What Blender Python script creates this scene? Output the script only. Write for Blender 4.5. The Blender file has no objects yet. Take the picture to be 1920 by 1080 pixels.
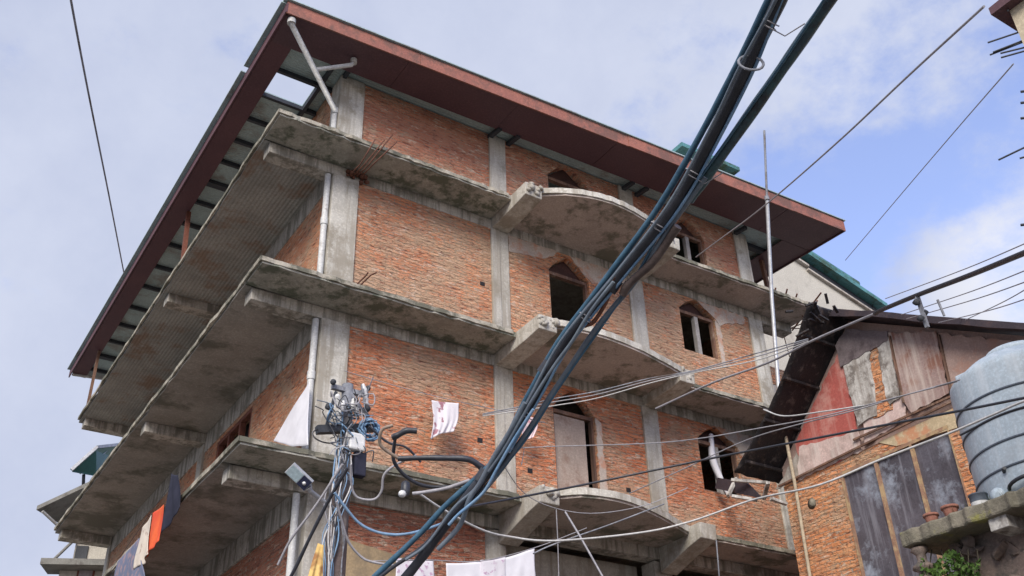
import bpy, bmesh, math, random
from mathutils import Vector, Matrix
random.seed(7)
S = bpy.context.scene
COL = S.collection
R = math.radians

# ------------------------------------------------------------------ camera
CAM = Vector((-5.4069, -13.691, -5.6741)); F = 1932.81
YAW, PITCH, ROLL = .5896, .5652, -.0347
def _axes():
    cy, sy, cp, sp = math.cos(YAW), math.sin(YAW), math.cos(PITCH), math.sin(PITCH)
    fw = Vector((sy*cp, cy*cp, sp)); rt = Vector((cy, -sy, 0)); up = rt.cross(fw)
    c, s = math.cos(ROLL), math.sin(ROLL)
    return c*rt + s*up, -s*rt + c*up, fw
RT, UP, FW = _axes()
cd = bpy.data.cameras.new("camera"); cam = bpy.data.objects.new("camera", cd); COL.objects.link(cam)
cd.sensor_width = 36; cd.lens = 36*F/1920; cd.clip_start = .05; cd.clip_end = 3000
cam.matrix_world = Matrix(((RT.x, UP.x, -FW.x, CAM.x), (RT.y, UP.y, -FW.y, CAM.y), (RT.z, UP.z, -FW.z, CAM.z), (0, 0, 0, 1)))
S.camera = cam
def ray(px, py): return FW + RT*((px-960)/F) - UP*((py-540)/F)
def at(px, py, dist):
    return CAM + ray(px, py).normalized()*dist
def on(px, py, ax, val):
    v = ray(px, py); i = 'xyz'.index(ax)
    return CAM + v*((val-CAM[i])/v[i])

# ------------------------------------------------------------------ world, sun, exposure
SUN = Vector((-.70, -.72, .70)).normalized()
w = bpy.data.worlds.new("World"); S.world = w; w.use_nodes = True
nt = w.node_tree; nt.nodes.clear()
def wn(t, **k):
    n = nt.nodes.new(t)
    for a, b in k.items(): setattr(n, a, b)
    return n
sky = wn('ShaderNodeTexSky', sky_type='NISHITA', sun_disc=False)
sky.sun_elevation = math.asin(SUN.z); sky.sun_rotation = math.atan2(SUN.x, SUN.y)
tc = wn('ShaderNodeTexCoord')
sep = wn('ShaderNodeSeparateXYZ'); nt.links.new(tc.outputs['Generated'], sep.inputs[0])
def wmath(op, a, b=None, clamp=False):
    n = wn('ShaderNodeMath', operation=op, use_clamp=clamp)
    for i, v in enumerate((a, b)):
        if v is None: continue
        if isinstance(v, (int, float)): n.inputs[i].default_value = v
        else: nt.links.new(v, n.inputs[i])
    return n.outputs[0]
def wnoise(scale, detail, rough, loc=(0, 0, 0), sc=(1, 1, 1)):
    m = wn('ShaderNodeMapping'); m.inputs['Location'].default_value = loc; m.inputs['Scale'].default_value = sc
    nt.links.new(tc.outputs['Generated'], m.inputs[0])
    n = wn('ShaderNodeTexNoise'); n.inputs['Scale'].default_value = scale; n.inputs['Detail'].default_value = detail
    n.inputs['Roughness'].default_value = rough; nt.links.new(m.outputs[0], n.inputs['Vector']); return n.outputs['Fac']
def wdot(v):
    n = wn('ShaderNodeVectorMath', operation='DOT_PRODUCT'); n.inputs[1].default_value = v
    nt.links.new(tc.outputs['Generated'], n.inputs[0]); return n.outputs['Value']
n1 = wnoise(4.3, 9, .62, (3.1, .7, .2), (1, 1, 1.5))
n2 = wnoise(2.6, 7, .6, (7.4, 2.2, 1.0))
# thick cloud to the west, a blue opening to the north-east with one white bank low down
west = wdot(tuple(-RT))
bank = wdot(tuple(ray(1930, 520).normalized()))
open_ = wdot(tuple(ray(1700, 470).normalized()))
dens = wmath('ADD', wmath('MULTIPLY', wmath('SUBTRACT', n1, .5), 4.6), wmath('MULTIPLY', west, 1.5))
top_ = wdot(tuple(ray(1330, -40).normalized()))
dens = wmath('ADD', dens, wmath('MULTIPLY', wmath('MULTIPLY', wmath('SUBTRACT', top_, .955), 26, True), .75))
dens = wmath('ADD', dens, .84)
dens = wmath('SUBTRACT', dens, wmath('MULTIPLY', wmath('MULTIPLY', wmath('SUBTRACT', open_, .90), 11, True), .55))
dens = wmath('ADD', dens, wmath('MULTIPLY', wmath('MULTIPLY', wmath('SUBTRACT', bank, .990), 120, True), 1.15))
ramp = wn('ShaderNodeMapRange', interpolation_type='SMOOTHSTEP'); ramp.inputs[1].default_value = 0; ramp.inputs[2].default_value = 1.0; ramp.inputs[3].default_value = .10
nt.links.new(dens, ramp.inputs[0])
shade = wn('ShaderNodeValToRGB'); nt.links.new(n2, shade.inputs[0])
shade.color_ramp.elements[0].position = .35; shade.color_ramp.elements[0].color = (1.72, 1.91, 2.54, 1)
shade.color_ramp.elements[1].position = .68; shade.color_ramp.elements[1].color = (2.34, 2.50, 3.02, 1)
bright = wn('ShaderNodeMix', data_type='RGBA'); nt.links.new(shade.outputs[0], bright.inputs[6])
bright.inputs[7].default_value = (2.95, 3.0, 3.25, 1)
nt.links.new(wmath('MULTIPLY', wmath('SUBTRACT', bank, .9945), 190, True), bright.inputs[0])
blue = wn('ShaderNodeMix', data_type='RGBA', blend_type='MULTIPLY'); blue.inputs[0].default_value = 1
nt.links.new(sky.outputs[0], blue.inputs[6]); blue.inputs[7].default_value = (1.15, 1.0, 1.12, 1)
mx = wn('ShaderNodeMix', data_type='RGBA'); nt.links.new(ramp.outputs[0], mx.inputs[0])
nt.links.new(blue.outputs[2], mx.inputs[6]); nt.links.new(bright.outputs[2], mx.inputs[7])
bg = wn('ShaderNodeBackground'); bg.inputs['Strength'].default_value = .15
out = wn('ShaderNodeOutputWorld'); nt.links.new(mx.outputs[2], bg.inputs[0]); nt.links.new(bg.outputs[0], out.inputs[0])

sl = bpy.data.lights.new("sun", 'SUN'); sl.energy = 2.1; sl.angle = R(28); sl.color = (1, .94, .86)
so = bpy.data.objects.new("sun", sl); COL.objects.link(so); so.rotation_euler = (-SUN).to_track_quat('-Z', 'Y').to_euler()
S.view_settings.view_transform = 'Standard'; S.view_settings.look = 'None'
S.view_settings.exposure = 1.0; S.view_settings.gamma = 1

# ------------------------------------------------------------------ materials
class Mat:
    def __init__(s, name):
        s.m = bpy.data.materials.new(name); s.m.use_nodes = True; s.t = s.m.node_tree
        s.b = s.t.nodes['Principled BSDF']; s.tc = s.t.nodes.new('ShaderNodeTexCoord')
        s.v = s.tc.outputs['Object']
    def n(s, t, **k):
        n = s.t.nodes.new(t)
        for a, b in k.items(): setattr(n, a, b)
        return n
    def put(s, sock, v):
        if isinstance(v, (int, float)): sock.default_value = v
        elif isinstance(v, tuple): sock.default_value = v if len(v) == len(sock.default_value) else (*v, 1)
        else: s.t.links.new(v, sock)
    def math(s, op, a, b=0, clamp=False):
        n = s.n('ShaderNodeMath', operation=op, use_clamp=clamp); s.put(n.inputs[0], a); s.put(n.inputs[1], b); return n.outputs[0]
    def map(s, sc, loc=(0, 0, 0), v=None):
        n = s.n('ShaderNodeMapping'); s.put(n.inputs[0], v or s.v); n.inputs['Scale'].default_value = sc; n.inputs['Location'].default_value = loc
        return n.outputs[0]
    def noise(s, scale, detail=5, rough=.6, sc=None, loc=(0, 0, 0)):
        n = s.n('ShaderNodeTexNoise'); s.put(n.inputs['Vector'], s.map(sc or (1, 1, 1), loc))
        n.inputs['Scale'].default_value = scale; n.inputs['Detail'].default_value = detail; n.inputs['Roughness'].default_value = rough
        return n.outputs['Fac']
    def rng(s, f, a, b, lo=0., hi=1.):
        n = s.n('ShaderNodeMapRange'); s.put(n.inputs[0], f)
        for i, x in enumerate((a, b, lo, hi)): n.inputs[i+1].default_value = x
        return n.outputs[0]
    def mix(s, f, a, b, mode='MIX'):
        n = s.n('ShaderNodeMix', data_type='RGBA', blend_type=mode); s.put(n.inputs[0], f); s.put(n.inputs[6], a); s.put(n.inputs[7], b); return n.outputs[2]
    def done(s, col, rough=.85, h=None, bump=.3, dist=.02, metal=0, spec=.3):
        s.put(s.b.inputs['Base Color'], col); s.put(s.b.inputs['Roughness'], rough); s.b.inputs['Metallic'].default_value = metal
        s.b.inputs['Specular IOR Level'].default_value = spec
        if h is not None:
            n = s.n('ShaderNodeBump'); n.inputs['Strength'].default_value = bump; n.inputs['Distance'].default_value = dist
            s.put(n.inputs['Height'], h); s.t.links.new(n.outputs[0], s.b.inputs['Normal'])
        return s.m

def weathered(name, c1, c2, stain=None, stain_amt=(.55, .72), scale=1.6, streak=None, streak_amt=(.55, .75), rough=.88, bump=.35, metal=0, fine=28, spec=.3, rib=None):
    m = Mat(name)
    a = m.noise(scale, 7, .65); f = m.noise(fine, 4, .7)
    col = m.mix(m.rng(a, .38, .62), c1, c2)
    col = m.mix(m.rng(f, .42, .62, 0, .38), col, tuple(x*.58 for x in c1))
    col = m.mix(m.rng(f, .46, .36, 0, .35), col, tuple(min(.85, x*1.3) for x in c1))
    if stain: col = m.mix(m.rng(m.noise(scale*.9, 8, .72, loc=(5, 3, 8)), stain_amt[0]-.065, stain_amt[1]-.11), col, stain)
    if streak: col = m.mix(m.rng(m.noise(7, 5, .65, sc=(1, 1, .07), loc=(1, 9, 4)), streak_amt[0]-.07, streak_amt[1]-.10, 0, .8), col, streak)
    h = m.math('ADD', f, m.math('MULTIPLY', a, 1.5))
    if rib:
        wv = m.n('ShaderNodeTexWave', bands_direction=rib[0]); m.put(wv.inputs[0], m.v); wv.inputs['Scale'].default_value = rib[1]
        wv.inputs['Distortion'].default_value = .25
        h = m.math('ADD', m.math('MULTIPLY', wv.outputs['Fac'], rib[2]), m.math('MULTIPLY', h, .3))
    return m.done(col, rough, h, bump, .02, metal, spec)

def brick(name, tint=(1, 1, 1), bh=.072, bw=.235, smear=.465, off=0., mortar=(.50, .40, .31)):
    m = Mat(name)
    sp = m.n('ShaderNodeSeparateXYZ'); m.put(sp.inputs[0], m.v)
    wob = m.math('MULTIPLY', m.math('SUBTRACT', m.noise(1.9, 4, .6, loc=(3, 3, 3)), .5), .16)
    wob2 = m.math('MULTIPLY', m.math('SUBTRACT', m.noise(9, 4, .7), .5), .085)
    u = m.math('ADD', m.math('ADD', sp.outputs[0], sp.outputs[1]), m.math('MULTIPLY', wob2, 1.6))
    v = m.math('ADD', m.math('ADD', m.math('ADD', sp.outputs[2], wob), wob2), off)
    cb = m.n('ShaderNodeCombineXYZ'); m.put(cb.inputs[0], u); m.put(cb.inputs[1], v)
    b = m.n('ShaderNodeTexBrick'); m.put(b.inputs['Vector'], cb.outputs[0])
    t = lambda c: tuple(x*y for x, y in zip(c, tint))
    b.inputs['Color1'].default_value = (*t((.80, .33, .16)), 1); b.inputs['Color2'].default_value = (*t((.56, .20, .10)), 1)
    b.inputs['Mortar'].default_value = (*mortar, 1)
    b.inputs['Scale'].default_value = 1; b.inputs['Mortar Size'].default_value = .010; b.inputs['Mortar Smooth'].default_value = .6
    b.inputs['Bias'].default_value = 0; b.inputs['Brick Width'].default_value = bw; b.inputs['Row Height'].default_value = bh
    long = m.noise(7, 5, .7, sc=(.30, .30, 1.7)); blot = m.noise(.9, 7, .7, loc=(4, 2, 9))
    fine = m.noise(9.5, 5, .68, sc=(.52, .52, 1.75), loc=(2, 7, 1)); fine2 = m.noise(8.5, 5, .68, sc=(.55, .55, 1.8), loc=(8, 1, 5))
    patch = m.noise(1.5, 5, .7, loc=(9, 9, 2))
    col = m.mix(m.rng(long, .42, .58, 0, .75), b.outputs['Color'], t((.78, .41, .235)))
    col = m.mix(m.rng(patch, .42, .60, 0, .45), col, t((.62, .22, .115)))
    col = m.mix(m.rng(fine2, .44, .37, 0, .9), col, (.74, .56, .42))  # pale flecks: mortar together with painted highlights
    # mortar slopped over the lower courses of every storey and in loose patches
    zz = m.math('MODULO', m.math('ADD', sp.outputs[2], 12-7.61), 3.0)
    low = m.rng(zz, 1.35, .25, 0, .10)
    sm = m.math('ADD', m.math('ADD', blot, low), m.math('MULTIPLY', m.math('SUBTRACT', fine2, .5), .7))
    col = m.mix(m.rng(sm, smear, smear+.12, 0, .72), col, (.56, .415, .285))
    col = m.mix(m.rng(fine, .55, .65, 0, .8), col, t((.23, .095, .065)))  # dark dashes paint the shadow in the recessed joints
    h = m.math('ADD', m.math('MULTIPLY', b.outputs['Fac'], -1.0), m.math('ADD', m.math('MULTIPLY', fine, -1.6), m.math('MULTIPLY', long, 1.2)))
    return m.done(col, .92, h, 1.0, .07, 0, .2)

M = {}
M['brick'] = brick('brick')
M['brick_top_shaded'] = brick('brick_top_shaded', (.84, .84, .98), smear=.53)  # darker, cooler tint paints the eave shade onto the top storey
M['brick_red'] = brick('brick_red', (1.04, .92, .88), smear=.505)
M['brick_house'] = brick('brick_house', (1.10, 1.12, 1.0), .075, .22, smear=.505)
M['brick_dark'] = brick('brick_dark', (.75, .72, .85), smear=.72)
CG = (.47, .445, .395)
M['concrete'] = weathered('concrete', CG, (.37, .345, .30), (.25, .225, .18), (.58, .74), 1.7, (.28, .25, .205), (.56, .74))
M['beam'] = weathered('beam', (.50, .47, .42), (.38, .355, .31), (.22, .20, .165), (.56, .72), 2.0, (.16, .15, .125), (.54, .68))
M['concrete_pale'] = weathered('concrete_pale', (.56, .535, .475), (.44, .415, .36), (.28, .25, .20), (.57, .72), 1.6, (.30, .27, .22), (.55, .72))
M['edge'] = weathered('edge', (.46, .42, .345), (.31, .28, .22), (.13, .125, .095), (.5, .66), 2.2)
M['slab_left'] = weathered('slab_left', (.35, .35, .325), (.25, .25, .23), (.24, .18, .14), (.58, .72), 1.1, rib=('X', 4.2, .9), bump=.5)
M['slab_left_low'] = weathered('slab_left_low', (.36, .335, .30), (.265, .245, .215), (.145, .14, .115), (.55, .71), 1.0, bump=.4)
M['slab_front'] = weathered('slab_front', (.42, .40, .345), (.29, .28, .24), (.13, .14, .105), (.545, .69), 2.4)
M['slab_right'] = weathered('slab_right', (.48, .41, .36), (.38, .32, .28), (.17, .16, .125), (.56, .69), 1.2)
M['fascia'] = weathered('fascia', (.34, .135, .095), (.26, .105, .08), (.17, .085, .065), (.53, .68), 2, rough=.6, bump=.12)
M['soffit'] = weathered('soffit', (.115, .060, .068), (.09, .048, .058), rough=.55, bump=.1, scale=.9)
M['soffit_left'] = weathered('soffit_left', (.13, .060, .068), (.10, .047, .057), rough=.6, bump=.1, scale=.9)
M['sheet'] = weathered('sheet', (.40, .50, .50), (.31, .39, .39), (.24, .24, .22), (.6, .75), 1.2, rough=.5, rib=('Y', 5, 1.0), bump=.35, metal=.15)
M['bar'] = weathered('bar', (.05, .055, .065), (.03, .033, .04), rough=.6)
M['pvc'] = weathered('pvc', (.60, .60, .58), (.48, .48, .46), (.30, .28, .25), (.62, .78), 3, rough=.5, bump=.1)
M['rust'] = weathered('rust', (.17, .07, .045), (.10, .045, .03), rough=.8, scale=8)
M['wood'] = weathered('wood', (.22, .125, .085), (.14, .08, .06), (.30, .22, .17), (.6, .75), 3, streak=(.07, .045, .035))
M['wood_red'] = weathered('wood_red', (.20, .075, .05), (.13, .05, .035), scale=3)
M['post'] = weathered('post', (.34, .32, .30), (.26, .245, .23), scale=4)
M['arch_dark'] = weathered('arch_dark', (.075, .036, .03), (.045, .024, .022), scale=4)
M['wood_grey'] = weathered('wood_grey', (.58, .56, .53), (.44, .42, .39), (.17, .15, .135), (.55, .7), 3, streak=(.24, .21, .185))
M['door'] = weathered('door', (.40, .32, .265), (.34, .275, .23), (.26, .18, .14), (.62, .75), 1.5, bump=.12)
M['dark'] = weathered('dark', (.02, .018, .02), (.03, .026, .028), bump=.05)
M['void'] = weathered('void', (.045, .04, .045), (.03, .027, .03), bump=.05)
M['steel'] = weathered('steel', (.52, .53, .54), (.40, .41, .43), (.25, .22, .2), (.62, .78), 4, rough=.45, bump=.08, metal=.35)
M['plaster'] = weathered('plaster', (.50, .46, .41), (.40, .36, .32), (.28, .24, .20), (.58, .75), 1.6, streak=(.26, .22, .19))
M['plaster_arch'] = weathered('plaster_arch', (.50, .42, .35), (.40, .335, .285), (.45, .24, .16), (.57, .72), 3)
M['tan'] = weathered('tan', (.36, .27, .16), (.30, .22, .13), (.22, .17, .11), (.58, .75), 1.6, bump=.15)
M['pink'] = weathered('pink', (.62, .47, .43), (.53, .40, .365), (.38, .29, .26), (.55, .72), 2.2, streak=(.62, .55, .50))
M['red'] = weathered('red', (.43, .11, .09), (.36, .095, .08), (.50, .25, .21), (.58, .76), 1.6, streak=(.50, .26, .22), streak_amt=(.60, .84), bump=.15)
M['rusty_sheet'] = weathered('rusty_sheet', (.36, .265, .24), (.28, .19, .175), (.24, .12, .09), (.54, .70), 2.2, streak=(.52, .44, .39), bump=.2)
M['rusty_sheet2'] = weathered('rusty_sheet2', (.40, .29, .25), (.32, .22, .19), (.36, .20, .15), (.58, .74), 1.8, bump=.2)
M['tarp'] = weathered('tarp', (.014, .013, .016), (.024, .020, .021), (.075, .05, .04), (.64, .78), 2.5, streak=(.12, .10, .09), streak_amt=(.62, .8), rough=.55, bump=.7)
M['roof_dark'] = weathered('roof_dark', (.04, .032, .04), (.055, .042, .05), (.075, .05, .05), (.62, .76), 2, rough=.6)
M['tank'] = weathered('tank', (.46, .54, .61), (.40, .475, .54), (.36, .40, .44), (.62, .8), 1.4, streak=(.53, .58, .63), rough=.5, bump=.06)
M['tank_rib'] = weathered('tank_rib', (.10, .12, .15), (.075, .09, .115), rough=.5, bump=.05)
M['yellow_paint'] = weathered('yellow_paint', (.34, .21, .14), (.26, .145, .10), (.42, .30, .17), (.55, .7), 5, bump=.2)
M['plaster_yellow'] = weathered('plaster_yellow', (.56, .46, .30), (.46, .36, .23), (.50, .25, .14), (.56, .7), 3, bump=.2)
M['glass'] = weathered('glass', (.075, .07, .085), (.12, .115, .14), (.28, .31, .37), (.58, .76), 1.5, streak=(.22, .22, .255), streak_amt=(.58, .76), rough=.18, bump=.03, spec=.6)  # bluish patches and streaks paint reflections and sheen into the panes
M['curtain'] = weathered('curtain', (.36, .32, .32), (.24, .21, .22), streak=(.42, .39, .39), bump=.2)
M['moss'] = weathered('moss', (.24, .215, .17), (.15, .14, .105), (.24, .23, .08), (.62, .76), 2.6, fine=18, bump=.9)
M['stone'] = weathered('stone', (.25, .19, .16), (.17, .13, .115), (.10, .09, .08), (.55, .7), 3, bump=.6)
M['clay'] = weathered('clay', (.33, .15, .11), (.25, .11, .085), (.36, .29, .25), (.58, .72), 5)
M['black_rubber'] = weathered('black_rubber', (.022, .024, .032), (.035, .037, .047), rough=.45, bump=.12, scale=9, spec=.5)
M['slate_rubber'] = weathered('slate_rubber', (.035, .06, .085), (.04, .10, .11), (.025, .03, .04), (.55, .7), 5, rough=.45, bump=.12, spec=.5)
M['blue_rubber'] = weathered('blue_rubber', (.03, .085, .14), (.05, .12, .18), rough=.45, bump=.1, scale=9, spec=.5)
M['grey_rubber'] = weathered('grey_rubber', (.11, .14, .175), (.16, .195, .23), (.10, .12, .15), (.55, .7), 7, rough=.5, bump=.1, spec=.5)
M['brown_rubber'] = weathered('brown_rubber', (.075, .055, .05), (.12, .09, .08), rough=.5, bump=.1, scale=9)
M['tan_lit_rubber'] = weathered('tan_lit_rubber', (.34, .27, .21), (.24, .18, .14), rough=.6, bump=.1)
M['wire_grey'] = weathered('wire_grey', (.36, .35, .37), (.28, .27, .29), rough=.6, bump=.05)
M['wire_white'] = weathered('wire_white', (.55, .54, .53), (.46, .45, .44), rough=.6, bump=.05)
M['wire_blue'] = weathered('wire_blue', (.14, .26, .42), (.22, .33, .46), rough=.5, bump=.05, scale=6)
M['ceramic'] = weathered('ceramic', (.70, .70, .69), (.60, .60, .60), rough=.3, bump=.04)
M['pole'] = weathered('pole', (.28, .29, .32), (.20, .21, .24), (.13, .11, .1), (.58, .72), 3, streak=(.36, .37, .40), metal=.2)
M['pole_wood'] = weathered('pole_wood', (.16, .12, .11), (.10, .075, .07), (.22, .19, .17), (.55, .7), 4, streak=(.05, .04, .04))
M['solar'] = weathered('solar', (.36, .45, .48), (.30, .39, .43), rough=.3, bump=.03)
M['lens'] = weathered('lens', (.016, .02, .05), (.02, .025, .06), rough=.2, bump=.02, spec=.6)
M['beige_wall'] = weathered('beige_wall', (.52, .49, .42), (.46, .43, .37), (.36, .33, .28), (.6, .75), 1.2, bump=.1)
M['beige_warm'] = weathered('beige_warm', (.55, .47, .34), (.48, .41, .30), bump=.1)
M['slate'] = weathered('slate', (.24, .235, .215), (.18, .175, .16), (.12, .11, .1), (.6, .75), 3)
M['green'] = weathered('green', (.055, .17, .15), (.04, .12, .11), rough=.4, bump=.1)
M['green_sheet'] = weathered('green_sheet', (.10, .26, .27), (.07, .19, .20), (.05, .09, .06), (.55, .7), 1.5, rough=.5, rib=('X', 4, .8))
M['bamboo'] = weathered('bamboo', (.50, .42, .30), (.40, .33, .24), (.25, .2, .15), (.6, .75), 5)
M['eave_shade'] = weathered('eave_shade', (.20, .165, .17), (.14, .115, .12), (.09, .07, .075), (.55, .7), 2)
M['asphalt'] = weathered('asphalt', (.20, .19, .175), (.15, .145, .135), (.11, .105, .1), (.55, .7), .4)
M['trunk'] = weathered('trunk', (.10, .085, .06), (.07, .06, .045))
def leafmat():
    m = Mat('leaf'); oi = m.noise(5, 3, .6)
    c = m.mix(m.rng(oi, .35, .65), (.03, .075, .016), (.10, .17, .035)); return m.done(c, .6, None)
M['leaf'] = leafmat()
def cloth(name, base, mark=None, amt=(.56, .62), sc=9, base2=None):
    m = Mat(name); col = m.mix(m.rng(m.noise(3, 4, .6), .35, .65), base, base2 or tuple(x*.86 for x in base))
    if mark: col = m.mix(m.rng(m.noise(sc, 3, .5), *amt), col, mark)
    return m.done(col, .9, m.noise(60, 2, .5), .15, .01, 0, .1)
M['cloth_white'] = cloth('cloth_white', (.74, .73, .77))
M['cloth_print'] = cloth('cloth_print', (.72, .68, .70), (.34, .17, .20), (.58, .66), 8)
M['cloth_print2'] = cloth('cloth_print2', (.72, .69, .73), (.45, .30, .42), (.56, .66), 16)
M['cloth_pink'] = cloth('cloth_pink', (.70, .55, .56), (.55, .25, .28), (.6, .7), 10)
M['cloth_red'] = cloth('cloth_red', (.62, .075, .045), base2=(.68, .13, .05))
M['cloth_dark'] = cloth('cloth_dark', (.02, .022, .035), base2=(.035, .036, .055))
M['cloth_cream'] = cloth('cloth_cream', (.62, .55, .47), (.4, .3, .25), (.58, .68), 9)
M['cloth_blue'] = cloth('cloth_blue', (.16, .18, .26), (.30, .22, .24), (.5, .62), 7)
M['cloth_yellow'] = cloth('cloth_yellow', (.62, .40, .13), (.34, .17, .07), (.56, .64), 4, (.70, .50, .2))

# ------------------------------------------------------------------ mesh helpers
class MB:
    def __init__(s): s.v = []; s.f = []; s.smooth = []
    def add(s, vs, fs, smooth=False):
        o = len(s.v); s.v += [tuple(v) for v in vs]
        for f in fs: s.f.append([i+o for i in f]); s.smooth.append(smooth)
        return s
    def box(s, x0, x1, y0, y1, z0, z1):
        vs = [(x, y, z) for z in (z0, z1) for y in (y0, y1) for x in (x0, x1)]
        return s.add(vs, [(0, 2, 3, 1), (4, 5, 7, 6), (0, 1, 5, 4), (2, 6, 7, 3), (0, 4, 6, 2), (1, 3, 7, 5)])
    def bar(s, a, b, wd, h, up=(0, 0, 1)):
        a, b = Vector(a), Vector(b); d = (b-a).normalized(); up = Vector(up)
        if abs(d.dot(up)) > .98: up = Vector((0, 1, 0))
        r = d.cross(up).normalized(); u = r.cross(d)
        vs = [p + r*i*wd/2 + u*j*h/2 for p in (a, b) for i, j in ((-1, -1), (1, -1), (1, 1), (-1, 1))]
        return s.add(vs, [(3, 2, 1, 0), (4, 5, 6, 7), (0, 1, 5, 4), (1, 2, 6, 5), (2, 3, 7, 6), (3, 0, 4, 7)])
    def prism(s, poly, fn, d0, d1):
        n = len(poly); vs = [fn(a, b, d0) for a, b in poly] + [fn(a, b, d1) for a, b in poly]
        fs = [tuple(range(n))[::-1], tuple(range(n, 2*n))] + [(i, (i+1) % n, n+(i+1) % n, n+i) for i in range(n)]
        return s.add(vs, fs)
    def tube(s, pts, r, n=8, cap=True):
        pts = [Vector(p) for p in pts]; k = len(pts); rs = r if isinstance(r, (list, tuple)) else [r]*k
        up = None; rings = []
        for i, p in enumerate(pts):
            d = (pts[min(i+1, k-1)]-pts[max(i-1, 0)]).normalized()
            if up is None:
                up = Vector((0, 0, 1)) if abs(d.z) < .9 else Vector((1, 0, 0))
            a = d.cross(up).normalized(); up = a.cross(d).normalized()
            rings += [p + (a*math.cos(2*math.pi*j/n) + up*math.sin(2*math.pi*j/n))*rs[i] for j in range(n)]
        fs = [(i*n+j, i*n+(j+1) % n, (i+1)*n+(j+1) % n, (i+1)*n+j) for i in range(k-1) for j in range(n)]
        s.add(rings, fs, True)
        if cap: s.add(rings[:n], [tuple(range(n))[::-1]]); s.add(rings[-n:], [tuple(range(n))])
        return s
    def lathe(s, prof, c, n=24, ax=None):
        c = Vector(c); ax = (ax or Vector((0, 0, 1))).normalized(); q = ax.to_track_quat('Z', 'Y')
        vs = [c + q @ Vector((r*math.cos(2*math.pi*j/n), r*math.sin(2*math.pi*j/n), z)) for r, z in prof for j in range(n)]
        k = len(prof)
        fs = [(i*n+j, i*n+(j+1) % n, (i+1)*n+(j+1) % n, (i+1)*n+j) for i in range(k-1) for j in range(n)]
        s.add(vs, fs, True); s.add(vs[:n], [tuple(range(n))[::-1]]); s.add(vs[-n:], [tuple(range(n))]); return s
    def build(s, name, mat, parent=None, bevel=0):
        me = bpy.data.meshes.new(name)
        base = parent_world(parent)
        me.from_pydata([tuple(Vector(v)-base) for v in s.v], [], s.f); me.update()
        for p, sm in zip(me.polygons, s.smooth): p.use_smooth = sm
        me.materials.append(mat if not isinstance(mat, str) else M[mat])
        o = bpy.data.objects.new(name, me); COL.objects.link(o)
        if parent: o.parent = parent
        bm = bmesh.new(); bm.from_mesh(me); bmesh.ops.recalc_face_normals(bm, faces=bm.faces); bm.to_mesh(me); bm.free()
        if bevel:
            b = o.modifiers.new('bevel', 'BEVEL'); b.width = bevel; b.segments = 2; b.limit_method = 'ANGLE'
        return o
def parent_world(p):
    v = Vector((0, 0, 0))
    while p: v += p.location; p = p.parent
    return v
def tag(o, label, cat, group=None, kind=None):
    if label: o['label'] = label
    if cat: o['category'] = cat
    if group: o['group'] = group
    if kind: o['kind'] = kind
    return o
def thing(name, loc, label, cat, group=None):
    o = bpy.data.objects.new(name, None); COL.objects.link(o); o.location = loc; o.empty_display_size = .2
    return tag(o, label, cat, group)
XY = lambda a, b, d: (a, b, d)      # outline in plan, extruded in z
XZ = lambda a, b, d: (a, d, b)      # front elevation, extruded in y
YZ = lambda a, b, d: (d, a, b)      # side elevation, extruded in x
def rag(pts, step=.12, amp=.012, closed=False):
    """a straight outline broken up into a slightly ragged one"""
    o = []; n = len(pts)
    for i in range(n if closed else n-1):
        a, b = Vector(pts[i]), Vector(pts[(i+1) % n]); L = (b-a).length; k = max(1, int(L/step)); nn = Vector((-(b-a).y, (b-a).x))/max(L, 1e-6)
        for j in range(k):
            p = a.lerp(b, j/k)
            if j: p = p + nn*random.gauss(0, amp)
            o.append(tuple(p))
    if not closed: o.append(tuple(pts[-1]))
    return o
def smooth(pts, n=6):
    P = [Vector(p) for p in pts]; P = [P[0]*2-P[1]] + P + [P[-1]*2-P[-2]]; o = []
    for i in range(1, len(P)-2):
        a, b, c, d = P[i-1:i+3]
        for j in range(n):
            t = j/n; o.append(.5*((2*b) + (c-a)*t + (2*a-5*b+4*c-d)*t*t + (3*b-a-3*c+d)*t**3))
    o.append(P[-2]); return o
def panel(mb, fn, u0, u1, z0, z1, d0, d1, op=None):
    """a wall panel, with one pointed-arch or square opening (a, b, sill, shoulder, apex)"""
    if not op: mb.prism([(u0, z0), (u1, z0), (u1, z1), (u0, z1)], fn, d0, d1); return mb
    a, b, si, sh, ap = op
    mb.prism([(u0, z0), (a, z0), (a, z1), (u0, z1)], fn, d0, d1)
    mb.prism([(b, z0), (u1, z0), (u1, z1), (b, z1)], fn, d0, d1)
    if si > z0: mb.prism([(a, z0), (b, z0), (b, si), (a, si)], fn, d0, d1)
    if ap > sh:
        m = (a+b)/2; k = .10*(ap-sh)
        mb.prism([(a, sh), (a+(m-a)*.45, sh+(ap-sh)*.5+k), (m, ap), (m, z1), (a, z1)], fn, d0, d1)
        mb.prism([(m, ap), (b-(b-m)*.45, sh+(ap-sh)*.5+k), (b, sh), (b, z1), (m, z1)], fn, d0, d1)
    elif sh < z1: mb.prism([(a, sh), (b, sh), (b, z1), (a, z1)], fn, d0, d1)
    return mb

# ================================================================== setting: ground
GZ = -7.3
g = MB(); g.add([(-600, -600, GZ), (600, -600, GZ), (600, 600, GZ), (-600, 600, GZ)], [(0, 1, 2, 3)])
tag(g.build('ground', 'asphalt'), None, None, kind='structure')

# ================================================================== the unfinished brick building
B = thing('brick_building', (5, 6, GZ), 'unfinished four storey brick building with bare concrete ledges and maroon roof edge', 'building')
DEP = 13.1; XR = 10.486
COLS = [(0, .5), (3.30, 3.70), (6.65, 7.05), (10.08, 10.486)]
def ragrect(x0, x1, y0, y1, **k): return rag([(x0, y0), (x1, y0), (x1, y1), (x0, y1)], closed=True, **k)

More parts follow.
